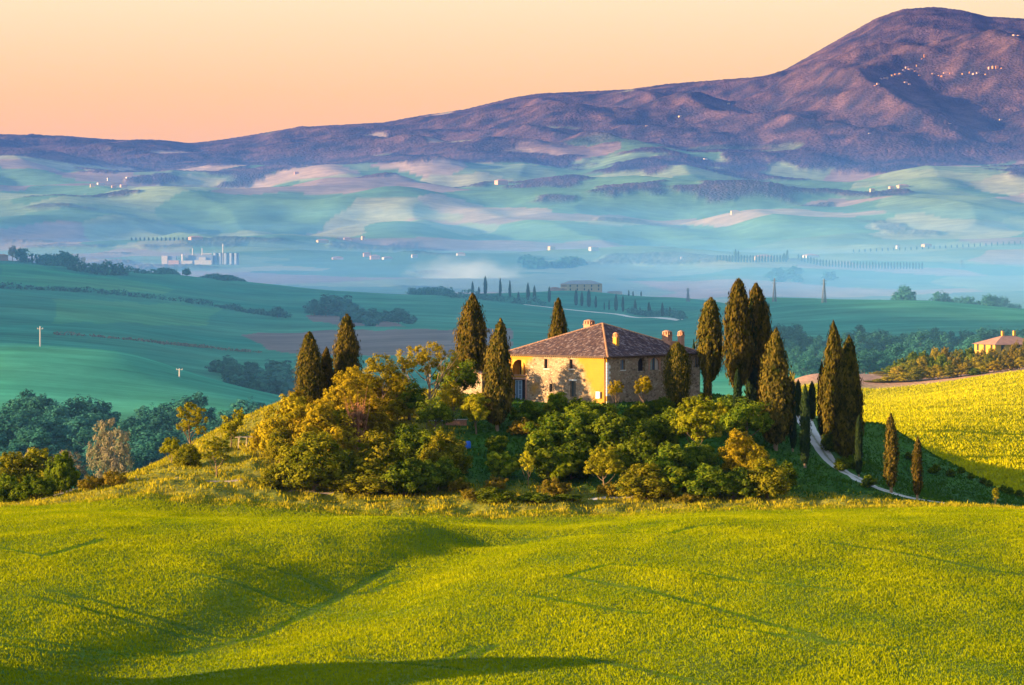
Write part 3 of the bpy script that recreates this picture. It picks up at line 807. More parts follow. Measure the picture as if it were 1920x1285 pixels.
def field_z(xs, ys, lo, hi):
    """bilinear lookup on the same rows and columns as the ground sheet"""
    rows = ROWS[(ROWS >= lo * 0.97) & (ROWS <= hi * 1.03)]
    us = np.linspace(-1.15, 1.15, 521)
    Xg = us[None] * 0.142 * rows[:, None]
    Zg = terrain(Xg, np.repeat(rows[:, None], len(us), 1))
    fi = np.interp(ys, rows, np.arange(len(rows)))
    fj = np.interp(xs / (0.142 * ys), us, np.arange(len(us)))
    i = np.clip(fi.astype(int), 0, len(rows) - 2); j = np.clip(fj.astype(int), 0, len(us) - 2)
    a, b = fi - i, fj - j
    return (Zg[i, j] * (1 - b) + Zg[i, j + 1] * b) * (1 - a) + (Zg[i + 1, j] * (1 - b) + Zg[i + 1, j + 1] * b) * a

def tufts(name, xs, ys, zs, hgt, wid, tint, mat, lean=0.25):
    n = len(xs)
    P = np.stack([xs, ys, zs - 0.03], 1)
    V, Fs = [], []
    for k in range(2):
        a = RNG.random(n) * np.pi + k * 1.3
        d = np.stack([np.cos(a), np.sin(a), np.zeros(n)], 1)
        top = P + np.stack([RNG.normal(0, lean, n) * hgt, RNG.normal(0, lean, n) * hgt, hgt * RNG.uniform(.7, 1.2, n)], 1)
        V.append(np.stack([P - d * wid[:, None] * .5, P + d * wid[:, None] * .5, top], 1).reshape(-1, 3))
        Fs.append(np.arange(n * 3).reshape(-1, 3) + k * n * 3)
    V = np.concatenate(V)
    T = np.tile(np.repeat(tint, 3), 2)
    me = np_mesh(name, V, np.concatenate(Fs), mat, {'tint': ('FLOAT', np.clip(T, 0, 1))})
    return link(name, me)

def scatter(n, d0, d1, u=1.13):
    d = np.sqrt(RNG.uniform(d0 * d0, d1 * d1, n))
    return RNG.uniform(-u, u, n) * 0.1315 * d, d

def pxy(px, py, zguess=-37.0):
    """photo pixel on the near field -> ground position, by stepping along the ray to the sheet"""
    ds = np.linspace(285, 700, 1200)
    x = (px - 960) / F * ds
    ray = -(py - HOR) * ds / F
    t = terrain(x, ds)
    i = int(np.argmax(ray < t))
    return (x[i], ds[i])

TRACKS = [[(330, 1232), (420, 1212), (500, 1190), (580, 1150), (650, 1115), (690, 1090), (735, 1068)],
          [(655, 1118), (700, 1112), (720, 1100), (752, 1092)],
          [(95, 1110), (180, 1130), (280, 1160), (380, 1190), (470, 1205)], [(60, 1120), (150, 1142), (250, 1172), (350, 1198), (420, 1210)],
          [(370, 1080), (480, 1110), (560, 1140), (620, 1150)], [(480, 1060), (560, 1085), (640, 1120)], [(0, 1195), (120, 1215), (240, 1232)], [(0, 1212), (100, 1228), (190, 1238)],
          [(1000, 1120), (1110, 1140), (1220, 1155)], [(1150, 1060), (1300, 1075), (1420, 1095), (1600, 1110)], [(1140, 1062), (1060, 1085), (1200, 1105), (1400, 1160), (1560, 1210)],
          [(1260, 1002), (1300, 990), (1400, 982), (1560, 978)], [(960, 1012), (1100, 1004), (1250, 1000)], [(1000, 1033), (1180, 1032)],
          [(880, 1240), (905, 1225), (925, 1212)], [(820, 1245), (860, 1232), (890, 1215)], [(640, 1235), (760, 1248), (880, 1262)], [(1080, 1235), (1160, 1250), (1250, 1270), (1320, 1285)],
          [(1560, 1020), (1700, 1040), (1850, 1070), (1920, 1080)], [(0, 1030), (80, 1045), (190, 1013)], [(820, 1068), (760, 1066), (640, 1060)], [(1330, 1175), (1500, 1200), (1700, 1220)]]
TRACKW = [[pxy(*p) for p in t] for t in TRACKS]

M_WHEAT = grass_mat('young wheat', (0.075, 0.14, 0.001), (0.34, 0.34, 0.002), None)
M_MEADOW = grass_mat('meadow grass', (0.13, 0.15, 0.005), (0.46, 0.35, 0.018), None)
M_LUSH = grass_mat('lush grass', (0.02, 0.07, 0.008), (0.075, 0.15, 0.016), None)
M_YELF = grass_mat('flowering field', (0.25, 0.26, 0.003), (0.58, 0.50, 0.006), None)

gp = lambda px, d: ((px - 960) / F * d, d)
ROADW = [gp(1790, 563), gp(1735, 565), gp(1690, 568), gp(1640, 572.5), gp(1592, 580), gp(1556, 590), gp(1530, 602), gp(1512, 616), gp(1503, 632), gp(1499, 660), gp(1497, 700), gp(1492, 760)]
DIRTW = [gp(-150, 552), gp(0, 556), gp(70, 560), gp(125, 567), gp(148, 582), gp(150, 600)]
def build_grass():
    x, d = scatter(500000, 282, 546)
    td = np.full(len(x), 9.0)
    for t in TRACKW:
        td = np.minimum(td, seg_dist(x, d, t))
    big = fbm(x / 11, d / 26, 71, 4)
    z = field_z(x, d, 280, 560)
    h = (0.215 + 0.07 * big) * RNG.uniform(.7, 1.3, len(x)) * (0.6 + 0.4 * sstep(0.3, 1.0, td))
    drill = vnoise((x * 0.93 - d * 0.36) / 0.75, (x * 0.36 + d * 0.93) / 30, 77)
    o = tufts('wheat_crop', x, d, z, h, RNG.uniform(.09, .19, len(x)), 0.5 + 0.28 * big + 0.14 * drill + RNG.normal(0, .09, len(x)) - 0.7 * (1 - sstep(.25, .8, td)), M_WHEAT)
    set_props(o, 'young yellow-green wheat crop covering the rolling foreground field', 'wheat', kind='stuff')
    # knoll and banks
    x, d = scatter(135000, 540, 690)
    lushw = sstep(-15, -4, x) * sstep(556, 566, d)
    lush = RNG.random(len(x)) < lushw
    east = (x > 60) & (d > 668)
    keep = (seg_dist(x, d, ROADW) > 2.1) & (seg_dist(x, d, DIRTW) > 1.4)
    x, d, lush, east = x[keep], d[keep], lush[keep], east[keep]
    z = field_z(x, d, 530, 700)
    big = fbm(x / 4, d / 6, 73, 4)
    hh = (0.34 + 0.28 * np.clip(big, -.6, 1)) * RNG.uniform(.6, 1.4, len(x))
    m = ~lush & ~east
    o = tufts('meadow_grass', x[m], d[m], z[m], hh[m], RNG.uniform(.12, .30, m.sum()), 0.45 + 0.3 * big[m] + RNG.normal(0, .2, m.sum()), M_MEADOW)
    set_props(o, 'rough golden grass growing over the sunlit flank of the knoll', 'grass', kind='stuff')
    m = lush & ~east
    o = tufts('lush_grass', x[m], d[m], z[m], hh[m] * .75, RNG.uniform(.18, .4, m.sum()), 0.5 + 0.25 * big[m] + RNG.normal(0, .2, m.sum()), M_LUSH)
    set_props(o, 'short deep green grass around the house and the gravel road', 'grass', kind='stuff')
    # bright field beyond the gully
    n = 105000
    d = np.sqrt(RNG.uniform(666 ** 2, 872 ** 2, n)); x = RNG.uniform(58, 132, n)
    m = (x < 0.149 * d) & (x > 60 + 0.0 * d) & (d > 645 + (x - 60) * -0.0)
    x, d = x[m], d[m]
    z = field_z(x, d, 655, 880)
    row = vnoise((d - 0.25 * x) / 5.5, x / 26, 75)
    o = tufts('flowering_crop', x, d, z, RNG.uniform(.35, .6, len(x)) * (1 + .35 * row), RNG.uniform(.25, .5, len(x)), 0.52 + 0.33 * row + RNG.normal(0, .2, len(x)), M_YELF)
    set_props(o, 'bright yellow flowering crop on the slope beyond the gully', 'crop', kind='stuff')
build_grass()

# ------------------------------------------------------------------ mesh builder for built things
class MB:
    def __init__(self):
        self.v, self.f = [], []
    def box(self, x0, x1, y0, y1, z0, z1):
        b = len(self.v)
        self.v += [(x, y, z) for x in (x0, x1) for y in (y0, y1) for z in (z0, z1)]
        self.f += [tuple(b + i for i in q) for q in ((0, 1, 3, 2), (4, 6, 7, 5), (0, 4, 5, 1), (2, 3, 7, 6), (0, 2, 6, 4), (1, 5, 7, 3))]
        return self
    def quad(self, *p):
        b = len(self.v); self.v += list(p); self.f.append(tuple(range(b, b + len(p))))
        return self
    def cyl(self, p0, p1, r0, r1=None, n=10, cap=True):
        r1 = r0 if r1 is None else r1
        p0, p1 = Vector(p0), Vector(p1)
        t = (p1 - p0).normalized()
        a = t.orthogonal().normalized(); c = t.cross(a)
        b = len(self.v)
        for p, r in ((p0, r0), (p1, r1)):
            for i in range(n):
                q = 2 * math.pi * i / n
                self.v.append(tuple(p + (a * math.cos(q) + c * math.sin(q)) * r))
        for i in range(n):
            j = (i + 1) % n
            self.f.append((b + i, b + j, b + n + j, b + n + i))
        if cap:
            self.f.append(tuple(b + n - 1 - i for i in range(n))); self.f.append(tuple(b + n + i for i in range(n)))
        return self
    def build(self, name, mat, parent=None, smooth=False):
        me = bpy.data.meshes.new(name)
        me.from_pydata(self.v, [], self.f)
        me.materials.append(mat)
        bm = bmesh.new(); bm.from_mesh(me); bmesh.ops.recalc_face_normals(bm, faces=bm.faces); bm.to_mesh(me); bm.free()
        if smooth:
            for p in me.polygons: p.use_smooth = True
        return link(name, me, parent)

def empty(name, loc, rz=0.0, label=None, cat=None, group=None, scale=None):
    o = bpy.data.objects.new(name, None)
    COL.objects.link(o)
    o.location = loc; o.rotation_euler = (0, 0, rz); o.empty_display_size = 0.5
    if scale: o.scale = scale
    return set_props(o, label, cat, group)

# ------------------------------------------------------------------ stone, plaster, tile
def stone_mat(name, plaster):
    m, n, o = new_mat(name)
    b = N(n, 'ShaderNodeBsdfPrincipled', Roughness=0.92)
    b.inputs['Specular IOR Level'].default_value = 0.15
    tcn = N(n, 'ShaderNodeTexCoord')
    mp = N(n, 'ShaderNodeMapping'); mp.inputs['Scale'].default_value = (2.2, 2.2, 3.6)
    n.links.new(tcn.outputs['Object'], mp.inputs[0])
    wob = N(n, 'ShaderNodeTexNoise', Scale=1.5, Detail=2.0)
    n.links.new(tcn.outputs['Object'], wob.inputs['Vector'])
    add = N(n, 'ShaderNodeVectorMath', operation='MULTIPLY_ADD'); add.inputs[1].default_value = (0.5, 0.5, 0.5)
    n.links.new(wob.outputs['Color'], add.inputs[0]); n.links.new(mp.outputs[0], add.inputs[2])
    vo = N(n, 'ShaderNodeTexVoronoi', Scale=1.0, Randomness=0.9)
    ve = N(n, 'ShaderNodeTexVoronoi', Scale=1.0, Randomness=0.9, feature='DISTANCE_TO_EDGE')
    n.links.new(add.outputs[0], vo.inputs['Vector']); n.links.new(add.outputs[0], ve.inputs['Vector'])
    cr = N(n, 'ShaderNodeValToRGB')
    sepc = N(n, 'ShaderNodeSeparateColor')
    n.links.new(vo.outputs['Color'], sepc.inputs[0]); n.links.new(sepc.outputs[0], cr.inputs[0])
    stops = [(0.0, (0.14, 0.095, 0.06)), (0.3, (0.27, 0.19, 0.115)), (0.55, (0.34, 0.245, 0.155)), (0.75, (0.27, 0.16, 0.10)), (1.0, (0.42, 0.33, 0.23))]
    cr.color_ramp.elements[0].color = (*stops[0][1], 1); cr.color_ramp.elements[1].color = (*stops[-1][1], 1)
    for p_, c_ in stops[1:-1]:
        cr.color_ramp.elements.new(p_).color = (*c_, 1)
    joint = N(n, 'ShaderNodeMapRange'); joint.inputs['From Min'].default_value = 0.0; joint.inputs['From Max'].default_value = 0.11
    n.links.new(ve.outputs['Distance'], joint.inputs['Value'])
    c1 = mixrgb(n, joint.outputs[0], (0.25, 0.185, 0.12), cr.outputs[0])
    fine = N(n, 'ShaderNodeTexNoise', Scale=9.0, Detail=5.0, Roughness=0.7)
    n.links.new(tcn.outputs['Object'], fine.inputs['Vector'])
    fr = N(n, 'ShaderNodeMapRange'); fr.inputs['From Min'].default_value = 0.3; fr.inputs['From Max'].default_value = 0.7; fr.inputs['To Min'].default_value = 0.7; fr.inputs['To Max'].default_value = 1.3
    n.links.new(fine.outputs[0], fr.inputs['Value'])
    hs = N(n, 'ShaderNodeHueSaturation'); n.links.new(c1, hs.inputs['Color']); n.links.new(fr.outputs[0], hs.inputs['Value'])
    col = hs.outputs[0]
    height = joint.outputs[0]
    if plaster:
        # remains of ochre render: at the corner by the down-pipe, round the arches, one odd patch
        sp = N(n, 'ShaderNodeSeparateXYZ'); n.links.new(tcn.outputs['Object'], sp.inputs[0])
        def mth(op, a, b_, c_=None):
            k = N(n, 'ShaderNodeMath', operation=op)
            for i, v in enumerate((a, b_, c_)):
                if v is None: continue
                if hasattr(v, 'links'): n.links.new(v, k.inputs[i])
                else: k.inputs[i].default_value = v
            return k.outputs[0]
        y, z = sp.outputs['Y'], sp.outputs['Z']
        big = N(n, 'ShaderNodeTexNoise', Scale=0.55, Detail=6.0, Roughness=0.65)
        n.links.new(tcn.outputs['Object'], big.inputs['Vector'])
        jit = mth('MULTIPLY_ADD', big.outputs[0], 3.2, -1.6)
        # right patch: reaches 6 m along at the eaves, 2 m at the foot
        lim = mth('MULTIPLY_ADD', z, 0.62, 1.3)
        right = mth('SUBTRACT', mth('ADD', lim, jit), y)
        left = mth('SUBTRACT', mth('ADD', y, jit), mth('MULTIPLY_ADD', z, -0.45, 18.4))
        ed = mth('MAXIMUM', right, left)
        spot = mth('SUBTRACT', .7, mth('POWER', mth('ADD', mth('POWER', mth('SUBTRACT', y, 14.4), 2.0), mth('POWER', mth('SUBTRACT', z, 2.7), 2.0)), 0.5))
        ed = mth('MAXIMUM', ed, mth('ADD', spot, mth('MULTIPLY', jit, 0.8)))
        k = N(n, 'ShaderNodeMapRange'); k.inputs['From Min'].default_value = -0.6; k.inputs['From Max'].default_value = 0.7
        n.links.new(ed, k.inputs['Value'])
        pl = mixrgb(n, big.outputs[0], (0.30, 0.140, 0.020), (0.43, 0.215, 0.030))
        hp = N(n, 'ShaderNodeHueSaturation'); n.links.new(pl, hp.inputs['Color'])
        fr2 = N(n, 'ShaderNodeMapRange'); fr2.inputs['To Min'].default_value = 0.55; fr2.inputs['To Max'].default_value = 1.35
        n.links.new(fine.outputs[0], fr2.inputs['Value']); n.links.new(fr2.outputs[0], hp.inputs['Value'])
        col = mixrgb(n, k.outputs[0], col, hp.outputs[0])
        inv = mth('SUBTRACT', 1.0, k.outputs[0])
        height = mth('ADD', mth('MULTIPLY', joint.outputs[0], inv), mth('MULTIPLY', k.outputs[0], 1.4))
    n.links.new(col, b.inputs['Base Color'])
    bp = N(n, 'ShaderNodeBump', Strength=0.8, Distance=0.05)
    if hasattr(height, 'links'): n.links.new(height, bp.inputs['Height'])
    n.links.new(bp.outputs[0], b.inputs['Normal'])
    n.links.new(b.outputs[0], o.inputs[0])
    return m

def tile_mat(name, cols):
    m, n, o = new_mat(name)
    b = N(n, 'ShaderNodeBsdfPrincipled', Roughness=0.85)
    b.inputs['Specular IOR Level'].default_value = 0.2
    at = N(n, 'ShaderNodeAttribute', attribute_name='tint')
    cr = N(n, 'ShaderNodeValToRGB')
    n.links.new(at.outputs['Fac'], cr.inputs[0])
    cr.color_ramp.elements[0].color = (*cols[0], 1); cr.color_ramp.elements[1].color = (*cols[-1], 1)
    for i, c_ in enumerate(cols[1:-1]):
        cr.color_ramp.elements.new((i + 1) / (len(cols) - 1)).color = (*c_, 1)
    tcn = N(n, 'ShaderNodeTexCoord')
    nz = N(n, 'ShaderNodeTexNoise', Scale=3.0, Detail=6.0, Roughness=0.7)
    n.links.new(tcn.outputs['Object'], nz.inputs['Vector'])
    r = N(n, 'ShaderNodeMapRange'); r.inputs['From Min'].default_value = .3; r.inputs['From Max'].default_value = .7; r.inputs['To Min'].default_value = .6; r.inputs['To Max'].default_value = 1.35
    n.links.new(nz.outputs[0], r.inputs['Value'])
    hs = N(n, 'ShaderNodeHueSaturation'); n.links.new(cr.outputs[0], hs.inputs['Color']); n.links.new(r.outputs[0], hs.inputs['Value'])
    n.links.new(hs.outputs[0], b.inputs['Base Color'])
    n.links.new(b.outputs[0], o.inputs[0])
    return m

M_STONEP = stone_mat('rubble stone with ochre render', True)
M_STONE = stone_mat('rubble stone', False)
M_TILE = tile_mat('weathered roof tiles', [(0.055, 0.038, 0.048), (0.105, 0.062, 0.060), (0.085, 0.062, 0.075), (0.16, 0.092, 0.075), (0.27, 0.21, 0.21)])
M_RIDGE = plain_mat('ridge tiles', (0.42, 0.22, 0.12), 0.85, noise=2.0, amount=0.3)
M_BRICK = plain_mat('red brick', (0.38, 0.19, 0.12), 0.9, noise=7.0, amount=0.35, bump=0.4)
M_OCHRE = plain_mat('ochre render', (0.44, 0.235, 0.035), 0.9, noise=2.0, amount=0.15)
M_WOOD = plain_mat('grey wood', (0.20, 0.14, 0.10), 0.8, noise=5.0, amount=0.3)
M_SHUT = plain_mat('brown shutter', (0.23, 0.13, 0.085), 0.75, noise=4.0, amount=0.25)
M_DARK = plain_mat('dark interior', (0.025, 0.022, 0.020), 0.9)
M_GLASS = plain_mat('window glass', (0.10, 0.16, 0.22), 0.12, spec=0.8)
M_WHITE = plain_mat('white paint', (0.72, 0.74, 0.78), 0.5)
M_PIPE = plain_mat('copper pipe', (0.10, 0.055, 0.04), 0.5, metal=0.3)
M_LIME_ST = plain_mat('pale quoin', (0.58, 0.55, 0.50), 0.9, noise=3.0, amount=0.2, bump=0.3)

# ------------------------------------------------------------------ the farmhouse
HC = Vector((14.43, 600.0, 0.0))               # near corner
HZ = -27.4
LWALL, RWALL = 20.0, 22.6                        # left and right walls run back from the near corner
HROT = math.atan2(0.763, 0.647)
ZE = -19.45 - HZ                                 # underside of the eaves above the floor
def wall_coord(px, left):
    """photo column -> metres along the left (local y) or right (local x) wall"""
    k = (px - 960) / F
    dx, dy = (-0.763, 0.647) if left else (0.647, 0.763)
    return (k * HC.y - HC.x) / (dx - k * dy)
def wall_z(px, py, left):
    s = wall_coord(px, left)
    dd = HC.y + s * (0.647 if left else 0.763)
    return -(py - HOR) * dd / F - HZ

def wall_sheet(mb, axis, length, z0, z1, holes, thick=0.55):
    """a thick wall with rectangular openings; axis 'y' = left wall in plane x=0, 'x' = right wall in plane y=0"""
    us = sorted({0.0, length, *[h[0] for h in holes], *[h[1] for h in holes]})
    zs = sorted({z0, z1, *[h[2] for h in holes], *[h[3] for h in holes]})
    def pt(u, z, t=0.0):
        return (t, u, z) if axis == 'y' else (u, t, z)
    for a, b in zip(us[:-1], us[1:]):
        for c, d in zip(zs[:-1], zs[1:]):
            um, zm = (a + b) / 2, (c + d) / 2
            if any(h[0] < um < h[1] and h[2] < zm < h[3] for h in holes):
                continue
            mb.quad(pt(a, c), pt(b, c), pt(b, d), pt(a, d))
    for (a, b, c, d) in holes:
        mb.quad(pt(a, c), pt(a, d), pt(a, d, thick), pt(a, c, thick))
        mb.quad(pt(b, c), pt(b, d), pt(b, d, thick), pt(b, c, thick))
        mb.quad(pt(a, c), pt(b, c), pt(b, c, thick), pt(a, c, thick))
        mb.quad(pt(a, d), pt(b, d), pt(b, d, thick), pt(a, d, thick))

def arch_fill(axis, a, b, zt, rise, mat, parent, depth=0.5):
    """spandrels that turn the top of a square opening into an arch"""
    mb = MB(); n = 10
    def pt(u, z, t): return (t, u, z) if axis == 'y' else (u, t, z)
    cu, hw = (a + b) / 2, (b - a) / 2
    pts = [(cu - hw * math.cos(math.pi * i / n), zt - rise + rise * math.sin(math.pi * i / n)) for i in range(n + 1)]
    for (u0, w0), (u1, w1) in zip(pts[:-1], pts[1:]):
        mb.quad(pt(u0, w0, .004), pt(u1, w1, .004), pt(u1, zt, .004), pt(u0, zt, .004))
        mb.quad(pt(u0, w0, .004), pt(u1, w1, .004), pt(u1, w1, depth), pt(u0, w0, depth))
    return mb.build('arch', mat, parent)

def house():
    root = empty('farmhouse', (HC.x, HC.y, HZ), HROT, 'square stone farmhouse with a hipped tile roof among the cypresses', 'farmhouse')
    L = lambda px: wall_coord(px, True)
    Rr = lambda px: wall_coord(px, False)
    def rect(p0, p1, y0, y1, left):
        a, b = sorted((wall_coord(p0, left), wall_coord(p1, left)))
        zz = sorted((wall_z((p0 + p1) / 2, y0, left), wall_z((p0 + p1) / 2, y1, left)))
        return (a, b, zz[0], zz[1])
    lh = dict(arch=rect(961, 985, 674.5, 703, True), gate=rect(961, 985, 711.5, 749, True), w1=rect(1020.5, 1030, 673.5, 691.5, True), w2=rect(1067.5, 1077.5, 674, 692, True),
              w3=rect(1030, 1038.5, 720, 735.5, True), door=rect(1069, 1079.5, 714.5, 745, True))
    rh = dict(a=rect(1163.5, 1172, 675, 694, False), b=rect(1196.5, 1210, 671, 696, False), c=rect(1219, 1236, 671, 694.5, False), d=rect(1198, 1209.5, 710.5, 721, False),
              e=rect(1164, 1171, 721, 724.5, False), f=rect(1304, 1313, 670, 689, False), g=rect(1262, 1271, 673, 692, False))
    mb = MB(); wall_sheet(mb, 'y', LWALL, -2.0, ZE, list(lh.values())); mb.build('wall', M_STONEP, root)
    mb = MB(); wall_sheet(mb, 'x', RWALL, -2.0, ZE, list(rh.values())); mb.build('wall', M_STONE, root)
    mb = MB(); mb.quad((RWALL, 0, -2), (RWALL, LWALL, -2), (RWALL, LWALL, ZE), (RWALL, 0, ZE)); mb.quad((0, LWALL, -2), (RWALL, LWALL, -2), (RWALL, LWALL, ZE), (0, LWALL, ZE)); mb.build('wall', M_STONE, root)
    # left wall openings
    def back(name, axis, h, mat, t=0.42, m=0.0):
        mb = MB(); a, b, c, d = h
        if axis == 'y': mb.box(t, t + .04, a - m, b + m, c - m, d + m)
        else: mb.box(a - m, b + m, t, t + .04, c - m, d + m)
        return mb.build(name, mat, root)
    def frame(h, axis, par, t, w=0.07, mid=1, bars=2, mat=M_WOOD):
        mb = MB(); a, b, c, d = h
        def bx(u0, u1, z0, z1):
            if axis == 'y': mb.box(t - .05, t - .003, u0, u1, z0, z1)
            else: mb.box(u0, u1, t - .05, t - .003, z0, z1)
        bx(a, a + w, c, d); bx(b - w, b, c, d); bx(a + w, b - w, c, c + w); bx(a + w, b - w, d - w, d)
        for i in range(mid): u = a + (b - a) * (i + 1) / (mid + 1); bx(u - w / 2, u + w / 2, c + w, d - w)
        for i in range(bars): z = c + (d - c) * (i + 1) / (bars + 1); bx(a + w, a + (b - a) / 2 - w / 2, z - .02, z + .02) if mid else bx(a + w, b - w, z - .02, z + .02)
        return mb.build('frame', mat, par)
    def shutter(axis, h, frac0, frac1, mat, t=0.06):
        a, b, c, d = h; mb = MB(); u0, u1 = a + (b - a) * frac0, a + (b - a) * frac1
        if axis == 'y': mb.box(t, t + .05, u0, u1, c + .03, d - .03)
        else: mb.box(u0, u1, t, t + .05, c + .03, d - .03)
        o = mb.build('shutter', mat, root); sl = MB(); n_ = 9
        for i in range(n_):
            z = c + .1 + (d - c - .2) * i / (n_ - 1)
            if axis == 'y': sl.box(t - .025, t - .002, u0 + .06, u1 - .06, z - .03, z + .03)
            else: sl.box(u0 + .06, u1 - .06, t - .025, t - .002, z - .03, z + .03)
        sl.build('slat', mat, o)
        return o
    def sill(axis, h, mat, over=0.12, out_=0.10):
        a, b, c, d = h; mb = MB()
        if axis == 'y': mb.box(-out_, .2, a - over, b + over, c - .12, c - .002)
        else: mb.box(a - over, b + over, -out_, .2, c - .12, c - .002)
        return mb.build('sill', mat, root)
    a, b, c, d = lh['arch']
    arch_fill('y', a, b, d, (b - a) * 0.48, M_OCHRE, root)
    mb = MB(); mb.box(1.6, 1.65, a - 1.2, b + 1.2, c - .2, d + .2); mb.box(.56, 1.6, a - .05, a - .01, c, d); mb.box(.56, 1.6, b + .01, b + .05, c, d); mb.box(.56, 1.6, a, b, c - .06, c - .01); mb.build('loggia', M_OCHRE, root)
    mb = MB(); mb.box(1.52, 1.58, b - (b - a) * .55, b - .25, c, d - .5); mb.build('doorway', M_DARK, root)
    mb = MB(); mb.box(.1, .45, a + (b - a) * .18, a + (b - a) * .34, c, d - .1); mb.build('pillar', M_OCHRE, root)
    sill('y', lh['arch'], M_BRICK, .25, .14)
    g = back('gate_recess', 'y', lh['gate'], M_DARK, .5)
    a, b, c, d = lh['gate']
    gl = MB().box(.40, .44, a + (b - a) * .38, b - .25, c, d - .15).build('glass_door', M_GLASS, root)
    frame((a + (b - a) * .38, b - .25, c, d - .15), 'y', gl, .40, .09, 1, 3, plain_mat('blue-grey paint', (0.30, 0.38, 0.46), 0.6))
    MB().box(-.05, .25, a - .3, b + .3, d, d + .28).build('lintel', M_BRICK, root)
    MB().box(-.06, .3, a - .34, a - .02, -1.9, d - .003).build('jamb', M_BRICK, root)
    for key in ('w1', 'w2'):
        gpan = back('window', 'y', lh[key], M_DARK, .40); frame(lh[key], 'y', gpan, .40)
        shutter('y', lh[key], 0.02, 0.46, M_SHUT, .10)
        sill('y', lh[key], M_LIME_ST)
    gpan = back('window', 'y', lh['w3'], M_DARK, .35); frame(lh['w3'], 'y', gpan, .35, .06, 1, 1)
    a, b, c, d = lh['w3']
    mb = MB(); n = 9
    for i in range(n):
        t0, t1 = math.pi * i / n + .03, math.pi * (i + 1) / n - .03
        cu, cz = (a + b) / 2, d + .15
        r0, r1 = (b - a) * .72, (b - a) * .72 + .28
        P = [(cu - r * math.cos(t), cz + r * math.sin(t) * .95) for r, t in ((r0, t0), (r1, t0), (r1, t1), (r0, t1))]
        mb.quad(*[(-.03, u, z) for u, z in P]); mb.quad(*[(.01, u, z) for u, z in reversed(P)])
        for k in range(4):
            (u0, z0), (u1, z1) = P[k], P[(k + 1) % 4]
            mb.quad((-.03, u0, z0), (-.03, u1, z1), (.01, u1, z1), (.01, u0, z0))
    mb.build('brick_arch', M_BRICK, root)
    dr = back('door', 'y', lh['door'], plain_mat('green-black door', (0.035, 0.055, 0.055), 0.6), .35)
    frame(lh['door'], 'y', dr, .35, .08, 1, 3)
    a, b, c, d = lh['door']
    MB().box(-.04, .2, a - .25, b + .25, d, d + .24).build('lintel', M_LIME_ST, root)
    # cooling unit and down-pipe
    u = L(1123.5); z = wall_z(1123.5, 741, True)
    ac = MB().box(-.38, -.01, u - .36, u + .36, z - .5, z + .5).build('cooling_unit', M_WHITE, root)
    MB().box(-.395, -.382, u - .26, u + .26, z - .34, z + .34).build('grille', plain_mat('grey grille', (0.28, 0.32, 0.38), 0.5), ac)
    MB().cyl((-.14, .32, -1.9), (-.14, .32, ZE - .35), .07).cyl((-.14, .32, ZE - .35), (-.42, .32, ZE - .02), .07).build('down_pipe', M_PIPE, root, True)
    # right wall openings
    gp = back('window', 'x', rh['a'], M_GLASS, .30); frame(rh['a'], 'x', gp, .30); sill('x', rh['a'], M_LIME_ST)
    arch_fill('x', rh['b'][0], rh['b'][1], rh['b'][3], (rh['b'][1] - rh['b'][0]) * .5, M_STONE, root)
    back('loggia', 'x', rh['b'], M_DARK, .54)
    arch_fill('x', rh['c'][0], rh['c'][1], rh['c'][3], (rh['c'][1] - rh['c'][0]) * .42, M_BRICK, root)
    gp = back('window', 'x', rh['c'], M_GLASS, .40); frame(rh['c'], 'x', gp, .40)
    shutter('x', rh['c'], 0.62, 0.98, plain_mat('pale shutter', (0.42, 0.33, 0.27), .8), .16)
    a, b, c, d = rh['c']
    MB().box(a - .42, a - .003, -.02, .3, c, d - .1).build('brick_pier', M_BRICK, root); MB().box(b + .003, b + .38, -.02, .3, c, d - .1).build('brick_pier', M_BRICK, root)
    arch_fill('x', rh['d'][0], rh['d'][1], rh['d'][3], (rh['d'][1] - rh['d'][0]) * .5, M_BRICK, root); back('niche', 'x', rh['d'], M_DARK, .5)
    back('vent_slot', 'x', rh['e'], M_DARK, .4)
    for key in ('f', 'g'):
        gp = back('window', 'x', rh[key], M_GLASS, .30); frame(rh[key], 'x', gp, .30)
    # quoins at the near corner: alternate long and short blocks on both faces
    z = -1.6; k = 0
    while z < ZE - .5:
        h_ = .36 + .12 * RNG.random(); ln = .85 if k % 2 else .5
        if RNG.random() < .8:
            MB().box(-.02, ln, -.03, .2, z, z + h_ - .03).build('quoin', M_LIME_ST, root)
        z += h_; k += 1
    # roof: four triangular slopes with rows of half-round tiles
    ov = 0.62
    x0, x1, y0, y1 = -ov, RWALL + ov, -ov, LWALL + ov
    apex = Vector(((x0 + x1) / 2, (y0 + y1) / 2, -14.75 - HZ))
    ez = -19.36 - HZ
    cs = [Vector((x0, y0, ez)), Vector((x1, y0, ez)), Vector((x1, y1, ez)), Vector((x0, y1, ez))]
    deck = MB()
    for i in range(4):
        a, b = cs[i], cs[(i + 1) % 4]
        deck.quad(tuple(a), tuple(b), tuple(apex))
        dz = Vector((0, 0, -.09))
        deck.quad(tuple(a + dz), tuple(b + dz), tuple(b), tuple(a))
    deck.quad(*[tuple(c_ + Vector((0, 0, -.09))) for c_ in cs])
    roof = deck.build('roof', plain_mat('roof underlay', (0.10, 0.06, 0.05), .9), root)
